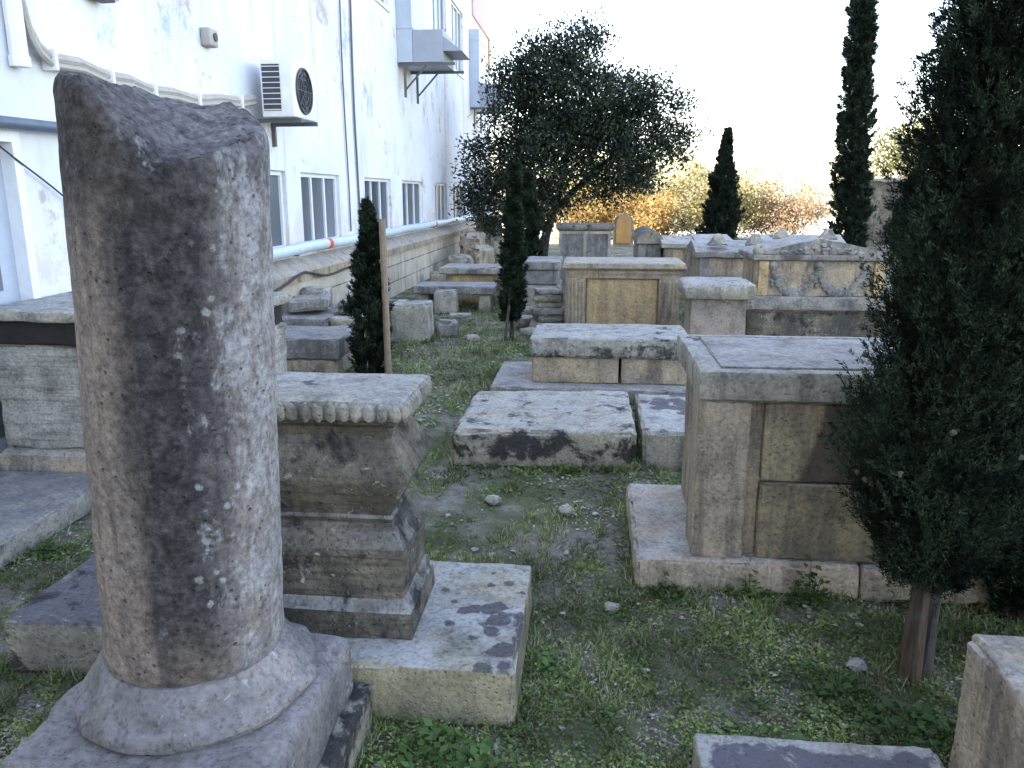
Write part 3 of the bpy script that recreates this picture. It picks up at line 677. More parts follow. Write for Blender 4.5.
rub = [(-2.7, 16.4, .0, .5, .5, .45), (-2.35, 17.0, .0, .5, .4, .6), (-2.6, 17.6, .0, .6, .5, .85), (-2.2, 18.2, 0, .5, .5, .75), (-1.95, 17.4, 0, .4, .4, .5), (-2.45, 19.2, 0, .6, .5, 1.15), (-1.9, 16.3, 0, .35, .3, .22), (-2.95, 15.2, 0, .35, .3, .2)]
for i, (x, y, z, sx, sy, sz) in enumerate(rub):
    lab = ['grey lump in front of the rubble heap', 'brown lump in the middle of the rubble heap', 'tall lump close to the building in the rubble heap', 'lump under the dark tree in the rubble heap', 'squat lump on the path side of the rubble heap', 'tallest and farthest lump of the rubble heap', 'small low stone before the rubble heap', 'small stone at the building foot before the rubble heap'][i]
    rubble(x, y, z, sx, sy, sz, lab, ['rubble', 'ochre_grey', 'tan_plain'][i % 3], i * .7, 'stones of the rubble heap at the far end of the path')

# ------------------------------------------------------------------ tombs on the right of the path
def ledger(name, x0, x1, y0, y1, z0, z1, mat, label, **k):
    m = MB(); m.block(x0, x1, y0, y1, z0, z1, **k); return tag(m.build(name, M[mat], loc=((x0 + x1) / 2, (y0 + y1) / 2, 0)), label, 'grave slab')
ledger('ledger_slab', -.83, .30, 4.63, 5.68, -.01, .245, 'blackedge', 'thick ledger slab with black lichened front edge beside the path', r=.03, rough=.01, chip=.03, cs=.05, tilt=(.02, 0))
ledger('ledger_slab', .345, 1.15, 4.66, 5.62, -.01, .25, 'pale', 'pale ledger slab between the black edged slab and the panelled tomb', r=.02, rough=.008, chip=.02, cs=.06)

t = thing('low_double_tomb', (.15, 6.8, 0), 'low two block tomb with black blotched cover on a wide flat step', 'tomb')
m = MB(); m.block(-.80, .95, 6.24, 7.28, 0, .125, r=.015, rough=.006, chip=.02); m.build('base_step', M['grey'], t)
m = MB(); m.block(-.465, .25, 6.42, 7.15, .127, .345, r=.010, rough=.004, chip=.015, cs=.06); m.build('side_block', M['ochre_grey'], t)
m = MB(); m.block(.272, .82, 6.42, 7.15, .127, .345, r=.010, rough=.004, chip=.015, cs=.06, seed=4); m.build('side_block', M['ochre_grey'], t)
m = MB(); m.block(-.485, .84, 6.38, 7.18, .348, .51, r=.02, rough=.006, chip=.025, cs=.05); m.build('cover_slab', stone('cover with black blotches', (.40, .37, .31), (.32, .3, .27), dark=.40, streak=.15, top=.6, seed=14.2, lich=.2, band=(.40, .08, .085)), t)

t = thing('pilastered_tomb', (.37, 9.7, 0), 'ochre chest tomb with fluted corner pilasters and stepped cornice', 'tomb')
m = MB(); m.block(-.22, 1.0, 9.40, 10.1, 0, .725, r=.008, rough=.004, chip=.01, cs=.08); m.build('chest', M['ochre'], t)
for xa in (-.285, .80):
    m = MB(); m.block(xa, xa + .235, 9.31, 9.399, 0, .70, r=.006, rough=.002, chip=.01, cs=.06)
    for i in range(5): m.tube([(xa + .03 + i * .044, 9.309, .05), (xa + .03 + i * .044, 9.309, .66)], .013, 8)
    m.build('pilaster', M['ochre_grey'], t)
m = MB(); m.block(-.035, .785, 9.375, 9.399, .0, .69, r=.004, rough=.003, chip=.004, cs=.08); m.build('front_panel', M['ochre'], t)
m = MB(); m.loft(-.27, 1.05, 9.33, 10.15, [(.703, .0), (.74, .0), (.755, .012), (.79, .012), (.80, .03), (.822, .06), (.835, .062), (.838, .052), (.858, .052), (.878, .045), (.885, .03)], .06, .004, 5); m.build('cornice', M['ochre_grey'], t)

t = thing('panelled_chest_tomb', (1.03, 3.55, 0), 'large tan chest tomb with heavy cover slab and broken side panels under the big cypress', 'tomb')
bs = MB(); bs.block(.22, 1.145, 3.13, 4.05, 0, .15, r=.02, rough=.007, chip=.03, cs=.05); bs.build('base_step', M['tan_plain'], t)
bs = MB(); bs.block(1.152, 1.85, 3.12, 4.05, 0, .145, r=.02, rough=.007, chip=.03, cs=.06, seed=3); bs.build('base_step', M['tan_plain'], t)
m = MB(); m.block(.50, 1.66, 3.22, 3.98, .152, .835, r=.01, rough=.004, chip=.01, cs=.08); m.build('chest', M['ochre_grey'], t)
m = MB(); m.block(.455, .665, 3.165, 3.38, .152, .838, r=.008, rough=.003, chip=.015, cs=.05); m.build('corner_pilaster', M['tan_plain'], t)
m = MB(); m.block(1.50, 1.70, 3.165, 3.38, .152, .838, r=.008, rough=.003, chip=.015, cs=.05); m.build('corner_pilaster', M['tan_plain'], t)
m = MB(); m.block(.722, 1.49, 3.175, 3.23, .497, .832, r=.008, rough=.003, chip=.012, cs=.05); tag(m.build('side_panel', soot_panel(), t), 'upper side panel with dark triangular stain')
m = MB(); m.block(.722, 1.49, 3.165, 3.23, .155, .490, r=.008, rough=.003, chip=.012, cs=.05, seed=2); m.build('side_panel', stone('brown damp panel stone', (.33, .26, .165), (.19, .155, .11), dark=.34, streak=.6, top=.3, seed=16, lich=.1, moss=.2), t)
m = MB(); m.loft(.475, 1.69, 3.17, 4.0, [(.838, .01), (.85, .025), (.945, .03), (.962, .022), (.966, .006), (.966, -.028), (.958, -.034)], .045, .004, 6); m.build('cover_slab', M['pale'], t)
m = MB(); m.block(.545, 1.61, 3.24, 3.93, .94, .968, r=.004, rough=.002, chip=.004, cs=.08); m.build('inset_tablet', M['grey'], t)

t = thing('capped_pedestal', (1.25, 8.2, 0), 'reddish stone pedestal with thick wavy edged cap before the garlanded sarcophagus', 'pedestal')
m = MB(); m.loft(1.0, 1.55, 7.95, 8.5, [(0, .03), (.2, .03), (.24, .0), (.60, -.01), (.645, .0)], .06, .006, 7); m.build('pedestal_shaft', stone('rosy limestone', (.40, .31, .25), (.33, .29, .25), dark=.12, streak=.4, top=.6, seed=17, lich=.2), t)
m = MB(); m.loft(1.0, 1.55, 7.95, 8.5, [(.648, .01), (.655, .05), (.69, .07), (.76, .075), (.79, .06), (.812, .02)], .05, .014, 8); m.build('cap', M['pale'], t)

t = thing('garlanded_sarcophagus', (2.4, 9.1, 0), 'ornate sarcophagus carved with hanging garlands under a pediment lid', 'tomb')
m = MB(); m.loft(1.68, 3.15, 8.60, 9.5, [(0, .0), (.42, .0), (.445, .02), (.46, .03)], .08, .004, 9); m.build('podium', M['brown'], t)
m = MB(); m.block(1.64, 3.19, 8.56, 9.54, .462, .60, r=.012, rough=.006, chip=.02, cs=.07); m.build('podium_step', M['grey'], t)
m = MB(); m.block(1.76, 3.08, 8.66, 9.44, .602, .975, r=.01, rough=.004, chip=.01, cs=.07)
mo = m.build('chest', M['ochre_grey'], t)
for xa in (1.78, 2.96): MB().block(xa, xa + .10, 8.635, 8.659, .605, .97, r=.005, rough=.002, cs=.06).build('corner_pilaster', M['ochre'], t)
m = MB()
for k, (a, b) in enumerate(((1.93, 2.39), (2.39, 2.88))):
    for i in range(26):
        u = i / 25; x = a + (b - a) * u; z = .90 - .27 * (1 - (2 * u - 1) ** 2) ** .8
        m.blob((x, 8.645, z), (.032 + .018 * math.sin(u * math.pi), .022, .034 + .020 * math.sin(u * math.pi)), 2, .45, i + k * 30)
for x in (1.93, 2.39, 2.88):
    m.blob((x, 8.64, .92), (.045, .03, .045), 2, .3, x * 5)
    for i in range(4): m.blob((x + .01 * math.sin(i * 2), 8.648, .86 - i * .05), (.02, .015, .03), 1, .3, x + i)
m.build('garland', M['grey'], mo)
m = MB(); m.loft(1.76, 3.08, 8.66, 9.44, [(.977, .02), (.985, .05), (1.02, .06), (1.04, .055)], .06, .006, 10)
m.prism([(1.72, 1.042), (3.12, 1.042), (3.05, 1.07), (2.6, 1.17), (2.40, 1.20), (2.2, 1.17), (1.79, 1.07)], 'y', 8.63, 9.48, 10, .006)
lid = m.build('lid', M['grey'], t)
m = MB()
for i in range(34):
    u = random.uniform(-1, 1); x = 2.4 + u * .42; z = 1.055 + random.uniform(0, .10) * (1 - abs(u))
    m.blob((x, 8.625, z), (.04, .02, .028), 1, .4, i)
for i in range(14): m.blob((2.4 + .05 * i - .35, 8.66, 1.19 - .012 * abs(i - 7)), (.035, .03, .03), 1, .4, i + 50)
m.build('pediment_relief', M['grey'], lid)
for x in (1.77, 3.06): MB().blob((x, 8.67, 1.08), (.065, .06, .07), 2, .15, x).build('acroterion', M['pale'], lid)

def lidded(name, x0, x1, y0, y1, zc, zt, mats, label, kind='gable', knobs=0):
    t = thing(name, ((x0 + x1) / 2, (y0 + y1) / 2, 0), label, 'tomb')
    MB().block(x0, x1, y0, y1, 0, zc, r=.012, rough=.006, chip=.015, cs=.1, seed=x0).build('chest', M[mats[0]], t)
    for xa in (x0 - .01, x1 - .12): MB().block(xa, xa + .13, y0 - .03, y0 - .002, 0, zc - .01, r=.006, rough=.003, cs=.1).build('pilaster', M[mats[2]], t)
    if kind == 'barrel':
        pts = [(x0 - .04, zc + .003), (x1 + .04, zc + .003)] + [((x0 + x1) / 2 + (x1 - x0 + .08) / 2 * math.cos(a * math.pi / 10), zc + .03 + (zt - zc - .03) * math.sin(a * math.pi / 10)) for a in range(11)]
        m = MB(); m.prism(pts, 'y', y0 - .06, y1 + .06, 8, .008)
    elif kind == 'gable':
        ym = (y0 + y1) / 2
        m = MB(); m.prism([(y0 - .06, zc + .003), (y1 + .06, zc + .003), (y1 + .06, zc + .07), (ym, zt), (y0 - .06, zc + .07)], 'x', x0 - .06, x1 + .06, 12, .008)
    else:
        m = MB(); m.block(x0 - .05, x1 + .05, y0 - .05, y1 + .05, zc + .003, zt, r=.02, rough=.008, chip=.02, cs=.1)
    l = m.build('lid', M[mats[1]], t)
    if knobs:
        for k in range(knobs): MB().block(x0 + .10 + k * (x1 - x0 - .46) / max(1, knobs - 1), x0 + .36 + k * (x1 - x0 - .46) / max(1, knobs - 1), y0 - .02, y0 + .16, zt - .05, zt + .10, r=.02, rough=.01, chip=.02, taper=4.5, cs=.04).build('acroterion', M['pale'], l)
    return t
lidded('gabled_tomb', 1.42, 2.35, 10.6, 11.6, .86, 1.06, ('ochre_grey', 'grey', 'grey'), 'streaked tomb with gabled lid and two pale knobs behind the capped pedestal', 'gable', 2)
lidded('gabled_tomb', 2.5, 3.6, 11.8, 12.8, .84, 1.08, ('ochre_grey', 'pale', 'ochre'), 'gabled tomb half hidden behind the garlanded sarcophagus', 'gable', 2)
lidded('barrel_tomb', .80, 1.16, 13.5, 15.2, .86, 1.08, ('grey', 'darktop', 'grey'), 'narrow dark barrel topped tomb beside the arched headstone', 'barrel')
lidded('slab_tomb', 1.20, 1.62, 13.1, 14.6, .82, .98, ('ochre', 'pale', 'ochre_grey'), 'narrow ochre tomb with pale sloping lid right of the barrel topped tomb', 'gable')
lidded('slab_tomb', 1.75, 2.25, 13.3, 14.8, .86, 1.0, ('ochre', 'pale', 'grey'), 'narrow ochre tomb with streaked sides, left of the small cypress', 'gable')

t = thing('twin_panel_monument', (-.1, 12.9, 0), 'grey monument block with two framed blank panels and thin cornice', 'monument')
m = MB(); m.block(-.60, .42, 12.45, 13.3, 0, .63, r=.015, rough=.006, chip=.02, cs=.1); m.build('base_block', M['grey'], t)
m = MB(); m.block(-.50, .31, 12.55, 13.2, .632, 1.11, r=.008, rough=.003, chip=.01, cs=.08); m.build('die', M['grey'], t)
m = MB()
for a, b in ((-.50, -.45), (-.12, -.07), (.26, .31)): m.box(a, b, 12.53, 12.548, .65, 1.10)
for z in (.65, 1.06): m.box(-.452, -.118, 12.532, 12.548, z, z + .04); m.box(-.072, .262, 12.532, 12.548, z, z + .04)
m.build('panel_moulding', M['pale'], t, smooth=0)
m = MB(); m.loft(-.50, .31, 12.55, 13.2, [(1.112, .0), (1.125, .03), (1.16, .055), (1.20, .055), (1.21, .03)], .08, .003, 11); m.build('cornice', M['darktop'], t)
t = thing('arched_headstone', (1.05, 26.6, 0), 'sunlit arched headstone with orange niche between the monument and the barrel topped tomb', 'headstone')
pts = [(.72, 0), (1.38, 0), (1.38, .75)] + [(1.05 + .33 * math.cos(a * math.pi / 10), .75 + .33 * math.sin(a * math.pi / 10)) for a in range(1, 10)] + [(.72, .75)]
m = MB(); m.prism(pts, 'y', 26.5, 26.75, 3, .004); m.build('headstone_slab', M['pale'], t)
pts = [(1.05 + (x - 1.05) * .72, .12 + z * .82) for x, z in pts]
m = MB(); m.prism(pts, 'y', 26.44, 26.488, 1, 0); m.build('niche', plain('orange sandstone', (.52, .27, .10), .9, scale=5), t)

# dry stone pile left of the pilastered tomb
t = thing('flat_slab_tomb', (-.85, 11.6, 0), 'grey flat topped tomb of stacked courses behind the left pilaster', 'tomb')
m = MB(); m.block(-.98, -.42, 11.2, 12.2, .62, .74, r=.015, rough=.006, chip=.02); m.build('cover_slab', M['grey'], t)
m = MB(); m.block(-.95, -.45, 11.24, 12.15, .40, .617, r=.02, rough=.008, chip=.02); m.build('upper_course', M['grey'], t)
m = MB(); m.block(-.97, -.43, 11.22, 12.15, 0, .397, r=.02, rough=.01, chip=.03); m.build('lower_course', M['rubble'], t)
zc = 0
lab = ['bottom', 'second from the bottom', 'third from the bottom', 'fourth from the bottom', 'fifth from the bottom', 'topmost']
for i, (sx, sy, sz, dx) in enumerate([(.42, .4, .13, 0), (.36, .36, .08, .03), (.40, .34, .10, -.02), (.30, .3, .07, .02), (.36, .36, .09, .01), (.28, .3, .06, .0)]):
    rubble(-.52 + dx, 9.75, zc, sx, sy, sz - .003, lab[i] + ' flat stone of the pile left of the pilastered tomb', ['rubble', 'darktop', 'pale'][i % 3], i * 1.1 % .4, 'flat stones piled left of the pilastered tomb', 'flat_stone'); zc += sz
rubble(-.80, 9.95, 0, .26, .24, .15, 'round pale stone on the path side of the flat stone pile', 'rubble', .4)
rubble(-.86, 10.6, 0, .3, .26, .18, 'grey stone behind the round one beside the flat stone pile', 'grey', .2)
rubble(-.72, 9.45, 0, .2, .16, .08, 'small low stone before the flat stone pile', 'pale', .8)

# front right block and slab
m = MB(); m.block(1.035, 1.75, 1.05, 2.035, 0, .50, r=.02, rough=.006, chip=.02, cs=.04); tag(m.build('stone_block', M['tan_plain'], loc=(1.3, 1.5, 0)), 'tall tan stone block with pale top at the front right', 'stone block')
ledger('ledger_slab', .325, .99, 1.1, 2.03, 0, .145, 'margin', 'low slab with dark grey lichen field and pale margin at the front right', r=.015, rough=.005, chip=.015, cs=.04)
ledger('ledger_slab', 1.95, 3.1, 3.9, 4.8, 0, .34, 'pale', 'pale slab behind the big cypress at the right edge', r=.02, rough=.006, chip=.02, cs=.08)

# rough wall behind on the right
t = thing('rubble_boundary_wall', (11, 24, 0), 'rough stone boundary wall beyond the tall slim cypress', 'wall')
m = MB(); m.block(7.4, 20, 24, 24.5, 0, 2.0, r=.05, rough=.04, chip=.08, cs=.4); m.build('masonry', M['brown'], t)
m = MB(); m.block(7.3, 20.1, 23.93, 24.57, 2.003, 2.12, r=.03, rough=.03, chip=.06, cs=.4); m.build('coping', M['pale'], t)

# ------------------------------------------------------------------ foliage
M['cyp'] = leafmat('cypress foliage', [(.007, .013, .009), (.018, .034, .021), (.052, .08, .046), (.05, .04, .025)], .06, .8, 7, .08)
M['cone'] = plain('grey brown cone', (.075, .06, .042), .9, var=.5, scale=90)
M['cyp_far'] = leafmat('far cypress foliage', [(.012, .02, .014), (.026, .041, .028), (.05, .07, .045)], .14, .7, 5, .1)  # leaf colours lightened to paint in grey distance haze
M['broad'] = leafmat('dark broad leaves', [(.018, .027, .019), (.038, .056, .034), (.085, .105, .062)], .2, .4)
M['gold'] = leafmat('golden shrub leaves', [(.20, .21, .09), (.44, .41, .22), (.38, .31, .16)], .5)
M['orange'] = leafmat('orange shrub leaves', [(.34, .22, .08), (.47, .35, .15), (.32, .30, .13)], .45)
M['rose'] = leafmat('pinkish seed heads and leaves', [(.38, .27, .18), (.48, .37, .26), (.26, .24, .12)], .5)
M['yellowgreen'] = leafmat('yellow green leaves', [(.22, .24, .07), (.40, .39, .14), (.52, .46, .2)], .45)

def cypress(name, x, y, z0, h, rad, n, L, label, mat='cyp', lean=(0, 0), trunk=.06, prof=None, dens=.0, trunkmat='bark', seed=0, group=None, twin=False, extra=None):
    r_ = np.random.default_rng(seed + 100)
    t = thing(name, (x, y, 0), label, 'cypress', group)
    m = MB(); zt = z0 + h * .8
    m.tube([(x + lean[0] * f, y + lean[1] * f, f * zt) for f in np.linspace(0, 1, 9)], [trunk * (1.25 if f == 0 else 1 - .8 * f) for f in np.linspace(0, 1, 9)], 10, wob=trunk * .25)
    m.build('trunk', M[trunkmat], t)
    if twin:
        m = MB(); m.tube([(x + .05 + lean[0] * f, y + .02 + lean[1] * f, f * zt * .8) for f in np.linspace(0, 1, 9)], [trunk * .9 * (1.2 if f == 0 else 1 - .8 * f) for f in np.linspace(0, 1, 9)], 10, wob=trunk * .25)
        m.build('trunk', M['bark_grey'], t)
    per = 34; m_ = max(40, n // per)
    u = r_.uniform(0, 1, m_); a = r_.uniform(0, 2 * np.pi, m_); q = r_.uniform(.05, 1, m_) ** .55
    pf = prof or (lambda u: np.minimum(1, (u / .12) ** .6) * (1 - u ** 2.4) ** .7)
    z = z0 + u * h
    Dd = np.stack([np.cos(a), np.sin(a), np.zeros(m_)], 1)
    P0 = np.stack([np.cos(a) * rad, np.sin(a) * rad, z], 1)
    lump = 1 + .26 * vnoise(P0, 1.7 / max(rad, .15), seed) + .16 * vnoise(P0, 4.5 / max(rad, .15), seed + 1)
    rr = rad * pf(u) * np.clip(lump, .45, 1.45) * q
    f = (z / (z0 + h))
    C = np.stack([x + lean[0] * f + Dd[:, 0] * rr, y + lean[1] * f + Dd[:, 1] * rr, z], 1)
    keep = vnoise(C, 9 / max(rad, .2) * .5, seed + 2) > -1.15 + dens
    C = C[keep]; Dd = Dd[keep]; m_ = len(C); qq = q[keep]
    PD = unit(Dd * (.25 + .55 * qq[:, None]) + r_.normal(0, .22, (m_, 3)) + np.array([0, 0, 1.0]))
    PL = np.minimum(rad * r_.uniform(.35, .95, m_), .14 * h) * (.25 + .75 * pf(np.clip((C[:, 2] - z0) / h, 0, 1)))
    k = np.repeat(np.arange(m_), per); n = len(k)
    tt = r_.uniform(0, 1, n); wv = unit(r_.normal(size=(n, 3))) * (PL[k] * .20 * (1.02 - tt) * r_.uniform(.2, 1, n))[:, None]
    C = C[k] - PD[k] * (PL[k] * .35)[:, None] + PD[k] * (tt * PL[k])[:, None] + wv
    D = unit(PD[k] + wv / (PL[k] * .2)[:, None] * .8 + r_.normal(0, .25, (n, 3))); Vs = []; Fs = []; b = 0
    for j in range(3):
        Dk = unit(D + r_.normal(0, .38, (n, 3))); Nk = r_.normal(size=(n, 3))
        V, F = kites(C + r_.normal(0, L * .15, (n, 3)), Dk, Nk, L * r_.uniform(.5, 1.2, n), L * r_.uniform(.14, .26, n), .1)
        Vs.append(V); Fs.append(F + b); b += len(V)
    soup('crown', np.concatenate(Vs), np.concatenate(Fs), M[mat], t)
    return t
def wide(u): return np.interp(u, [0, .06, .2, .4, .62, .8, 1], [.25, .75, 1.0, 1.05, .95, .85, .5])
big = cypress('cypress_tree', 1.135, 2.57, .38, 2.56, .262, 200000, .019, 'big dense dark cypress with bare twin trunk in the right foreground', lean=(.07, .05), trunk=.034, prof=lambda u: np.interp(u, [0, .06, .18, .39, .52, .65, .8, 1], [.45, .8, 1.0, .96, .84, .68, .52, .28]), seed=1, twin=True, dens=.35)
rc = random.Random(4)
for i in range(8):
    a = rc.uniform(2.6, 5.9); z = rc.uniform(.62, 1.9); r_c = .265 * float(np.interp((z - .38) / 2.56, [0, .18, .52, .8], [.6, 1, .84, .5])) + .012
    MB().blob((1.135 + .07 * z / 2.9 + r_c * math.cos(a), 2.57 + .05 * z / 2.9 + r_c * math.sin(a), z), (.009, .008, .010), 2, .6, i).build('cone', M['cone'], big)
cypress('cypress_tree', 1.74, 3.05, .02, 3.4, .34, 90000, .03, 'dark cypress directly behind the big twin trunked cypress at the right edge', lean=(.05, .0), trunk=.05, prof=wide, seed=2)
cypress('cypress_tree', -2.0, 6.98, .03, 1.55, .19, 22000, .042, 'young cypress tied to a wooden stake left of the path', trunk=.025, prof=lambda u: np.interp(u, [0, .1, .35, .6, .85, 1], [.6, .8, 1, .72, .34, .04]), seed=3, trunkmat='bark_dark', lean=(.03, 0), dens=.5)
cypress('cypress_tree', -.90, 9.1, .2, 1.75, .13, 19000, .048, 'nearer of the two slender cypresses in the middle of the path, with thin grey stake', trunk=.022, prof=lambda u: np.interp(u, [0, .15, .4, .75, 1], [.6, 1, .95, .6, .1]), seed=4, trunkmat='bark_dark', lean=(.03, 0))
cypress('cypress_tree', -.98, 12.6, .05, 1.9, .18, 17000, .06, 'farther of the two slender cypresses in the middle of the path', trunk=.025, prof=lambda u: np.interp(u, [0, .15, .4, .75, 1], [.6, 1, .95, .6, .1]), seed=5, trunkmat='bark_dark')
cypress('cypress_tree', 2.93, 19, .05, 3.0, .40, 26000, .085, 'small pointed cypress standing against the golden shrubs', 'cyp_far', trunk=.05, prof=lambda u: np.interp(u, [0, .1, .3, .6, .85, 1], [.8, 1, .95, .62, .24, .02]), seed=6, lean=(.09, 0))
cypress('cypress_tree', 6.22, 20, .2, 8.2, .40, 48000, .11, 'very tall slim cypress rising out of the picture', 'cyp_far', trunk=.09, prof=lambda u: np.interp(u, [0, .05, .3, .5, .8, 1], [.8, 1, .82, .66, .5, .1]), seed=7, lean=(-.35, 0), dens=.15)
cypress('cypress_tree', 8.3, 22, 0, 2.2, .5, 14000, .09, 'short dark cypress before the rough boundary wall', 'cyp_far', trunk=.05, seed=8)
m = MB(); m.tube([(-1.80, 6.85, 0), (-1.81, 6.86, 1.45)], .032, 8, wob=.004); tag(m.build('wooden_stake', M['stake'], loc=(-1.8, 6.85, 0)), 'stout wooden stake supporting the young cypress left of the path', 'stake')
m = MB(); m.tube([(-.965, 8.98, 0), (-.90, 9.0, .62)], .018, 6, wob=.003); tag(m.build('wooden_stake', M['bark_grey'], loc=(-.965, 8.98, 0)), 'thin grey stake leaning on the nearer slender cypress', 'stake')

def leafy(name, label, cat, blobs, n, L, mat, trunkpts=None, seed=0, trunkmat='bark_dark', up=.2, cl=26, spread=1.7):
    r_ = np.random.default_rng(seed + 500); bl = np.array(blobs, float)
    c0 = bl[:, :3].mean(0); base = trunkpts[0][0] if trunkpts else (c0[0], c0[1], 0)
    t = thing(name, tuple(base), label, cat)
    if trunkpts:
        m = MB()
        for q in trunkpts:
            rr = q[-1]; pts = q[:-1]
            k = len(pts); m.tube(pts, [rr * (1 - .75 * i / max(1, k - 1)) for i in range(k)], 8, wob=rr * .15)
        m.build('trunk', M[trunkmat], t)
    else:
        m = MB(); 
        for k in range(7):
            a = k * .9; m.tube([(c0[0] + .1 * math.cos(a), c0[1] + .1 * math.sin(a), 0), (c0[0] + .4 * math.cos(a) * bl[:, 3].mean(), c0[1] + .4 * math.sin(a), c0[2] * 1.2)], [.02, .008], 5)
        m.build('stems', M['bark'], t)
    w_ = bl[:, 3] ** 2; idx = r_.choice(len(bl), n, p=w_ / w_.sum())
    # twig clusters: leaves gather on sub clumps spread over every blob
    ncl = max(12, n // cl); ci = r_.choice(len(bl), ncl, p=w_ / w_.sum())
    d = unit(r_.normal(size=(ncl, 3))) * (r_.uniform(.15, 1, (ncl, 1)) ** .45)
    cc = bl[ci, :3] + d * bl[ci, 3:4] * np.array([1, 1, .85])
    k = r_.integers(0, ncl, n)
    sp = L * spread
    C = cc[k] + r_.normal(0, sp, (n, 3)) * np.array([1, 1, .8])
    out = unit(C - c0); D = unit(out * .5 + r_.normal(0, .7, (n, 3)) + np.array([0, 0, up])); N = r_.normal(size=(n, 3)) + np.array([0, 0, 1.0])
    C[:, 2] = np.maximum(C[:, 2], .03)
    V, F = kites(C, D, N, L * r_.uniform(.7, 1.3, n), L * r_.uniform(.35, .55, n), .12)
    soup('crown', V, F, M[mat], t); return t
TY = 18.6; TX = -1.15
bl = [(-2.1, TY, 2.3, .75), (-1.55, TY + .3, 3.3, .85), (-1.7, TY - .2, 4.1, .6), (-1.0, TY, 4.25, .8), (-.35, TY + .2, 4.5, .65), (-.2, TY - .3, 3.7, .8), (.5, TY, 3.75, .7), (1.0, TY + .2, 3.1, .75), (.3, TY, 2.7, .85), (-.6, TY - .3, 2.7, .9),
      (-1.3, TY - .4, 2.2, .8), (1.25, TY + .3, 3.9, .45), (1.6, TY, 2.7, .5), (1.8, TY, 3.6, .25), (2.0, TY, 3.0, .22), (-2.5, TY, 2.0, .4), (-.2, TY + .2, 5.0, .35), (-.75, TY, 4.9, .4), (-1.4, TY, 4.75, .35), (.1, TY + .9, 3.2, .8), (-1.0, TY + 1.0, 3.2, .8), (.9, TY - .6, 2.3, .55), (-2.0, TY - .4, 1.6, .5), (-2.45, TY + .2, 2.7, .3), (1.15, TY + .6, 2.0, .35), (-.1, TY - .5, 1.95, .5), (-2.3, TY - .3, 1.25, .45), (-1.75, TY - .5, .95, .4), (-2.65, TY, 1.6, .35), (-.9, TY - .5, 1.5, .5), (.5, TY, 1.75, .4)]
trk = [[(TX, TY, 0), (TX + .1, TY, .7), (TX + .35, TY, 1.5), (TX + .6, TY, 2.6), (TX + .9, TY, 4.0), .13], [(TX + .12, TY, .8), (TX - .3, TY + .1, 1.8), (TX - .6, TY, 3.0), (TX - .5, TY, 4.0), .09], [(TX + .3, TY, 1.3), (TX + .9, TY, 1.9), (TX + 1.7, TY, 2.6), (TX + 2.4, TY, 3.3), .08], [(TX, TY, .5), (TX - .5, TY - .1, 1.2), (TX - 1.0, TY, 2.2), .06]]
leafy('broadleaf_tree', 'wide dark broadleaf tree standing between the building and the golden shrubs', 'tree', bl, 60000, .10, 'broad', trk, 1, cl=42, spread=1.75)
def shrub(x0, x1, y, z, n, mat, label, seed, L=.11, k=9):
    r_ = random.Random(seed); b = []
    for i in range(k):
        f = (i + .5) / k; b.append((x0 + (x1 - x0) * f, y + r_.uniform(-.6, .6), z * r_.uniform(.35, .8), z * r_.uniform(.25, .38)))
        b.append((x0 + (x1 - x0) * f + r_.uniform(-.2, .2), y + r_.uniform(-.5, .5), z * .3, z * .3))
    leafy('flowering_shrub' if mat == 'rose' else 'garden_shrub', label, 'shrub', b, n, L, mat, None, seed)
shrub(-1.6, 1.6, 31.5, 2.3, 12000, 'orange', 'orange leaved sunlit shrub glimpsed beneath the dark tree', 1)
shrub(1.2, 2.7, 30.3, 1.7, 9000, 'orange', 'bright orange shrub right behind the arched headstone', 2)
shrub(1.4, 4.4, 32.2, 3.1, 16000, 'gold', 'tall golden green shrub left of the small pointed cypress', 3)
shrub(4.0, 6.2, 31.5, 2.7, 12000, 'gold', 'golden green shrub right of the small pointed cypress', 4)
shrub(6.2, 8.2, 31.0, 2.6, 10000, 'rose', 'pinkish brown sunlit shrub left of the tall slim cypress', 5)
shrub(-.5, 1.8, 33.5, 3.2, 10000, 'yellowgreen', 'yellow green shrub rising behind the orange ones', 6)
leafy('autumn_tree', 'small yellow green tree looking over the rough wall on the right', 'tree', [(9.6, 27, 3.0, .8), (10.3, 27.2, 3.0, .8), (9.3, 27, 2.4, .6), (10.0, 27, 3.5, .6), (10.8, 27, 2.6, .8)], 4500, .13, 'yellowgreen', [[(9.9, 27, 0), (9.9, 27, 1.5), (10.0, 27, 3.0), .1]], 9)

# ------------------------------------------------------------------ ground cover
def scatter(n, y0, y1, power, xr, seed):
    r_ = np.random.default_rng(seed + 900); u = r_.uniform(0, 1, n)
    y = (y0 ** power + u * (y1 ** power - y0 ** power)) ** (1 / power)
    x = -.15 * (y / 4) + r_.uniform(-1, 1, n) * (xr[0] + xr[1] * y)
    k = (x > -3.2) & (x < 4.0); return x[k], y[k], r_
def gz(x, y): return np.array([.018 * nz3((a, b, 0), 1.1) + .012 * nz3((a, b, 0), 3.5) for a, b in zip(x, y)])
gm = [leafmat('grass blades', [(.10, .145, .035), (.205, .27, .075), (.35, .38, .14)], .3), leafmat('dry grass', [(.38, .34, .23), (.50, .46, .35), (.28, .25, .18)], .3), leafmat('clover leaves', [(.075, .13, .03), (.165, .25, .06), (.29, .36, .11)], .3)]
x, y, r_ = scatter(330000, 1.6, 14.5, -.55, (.7, .62), 1)
P0 = np.stack([x, y, np.zeros(len(x))], 1)
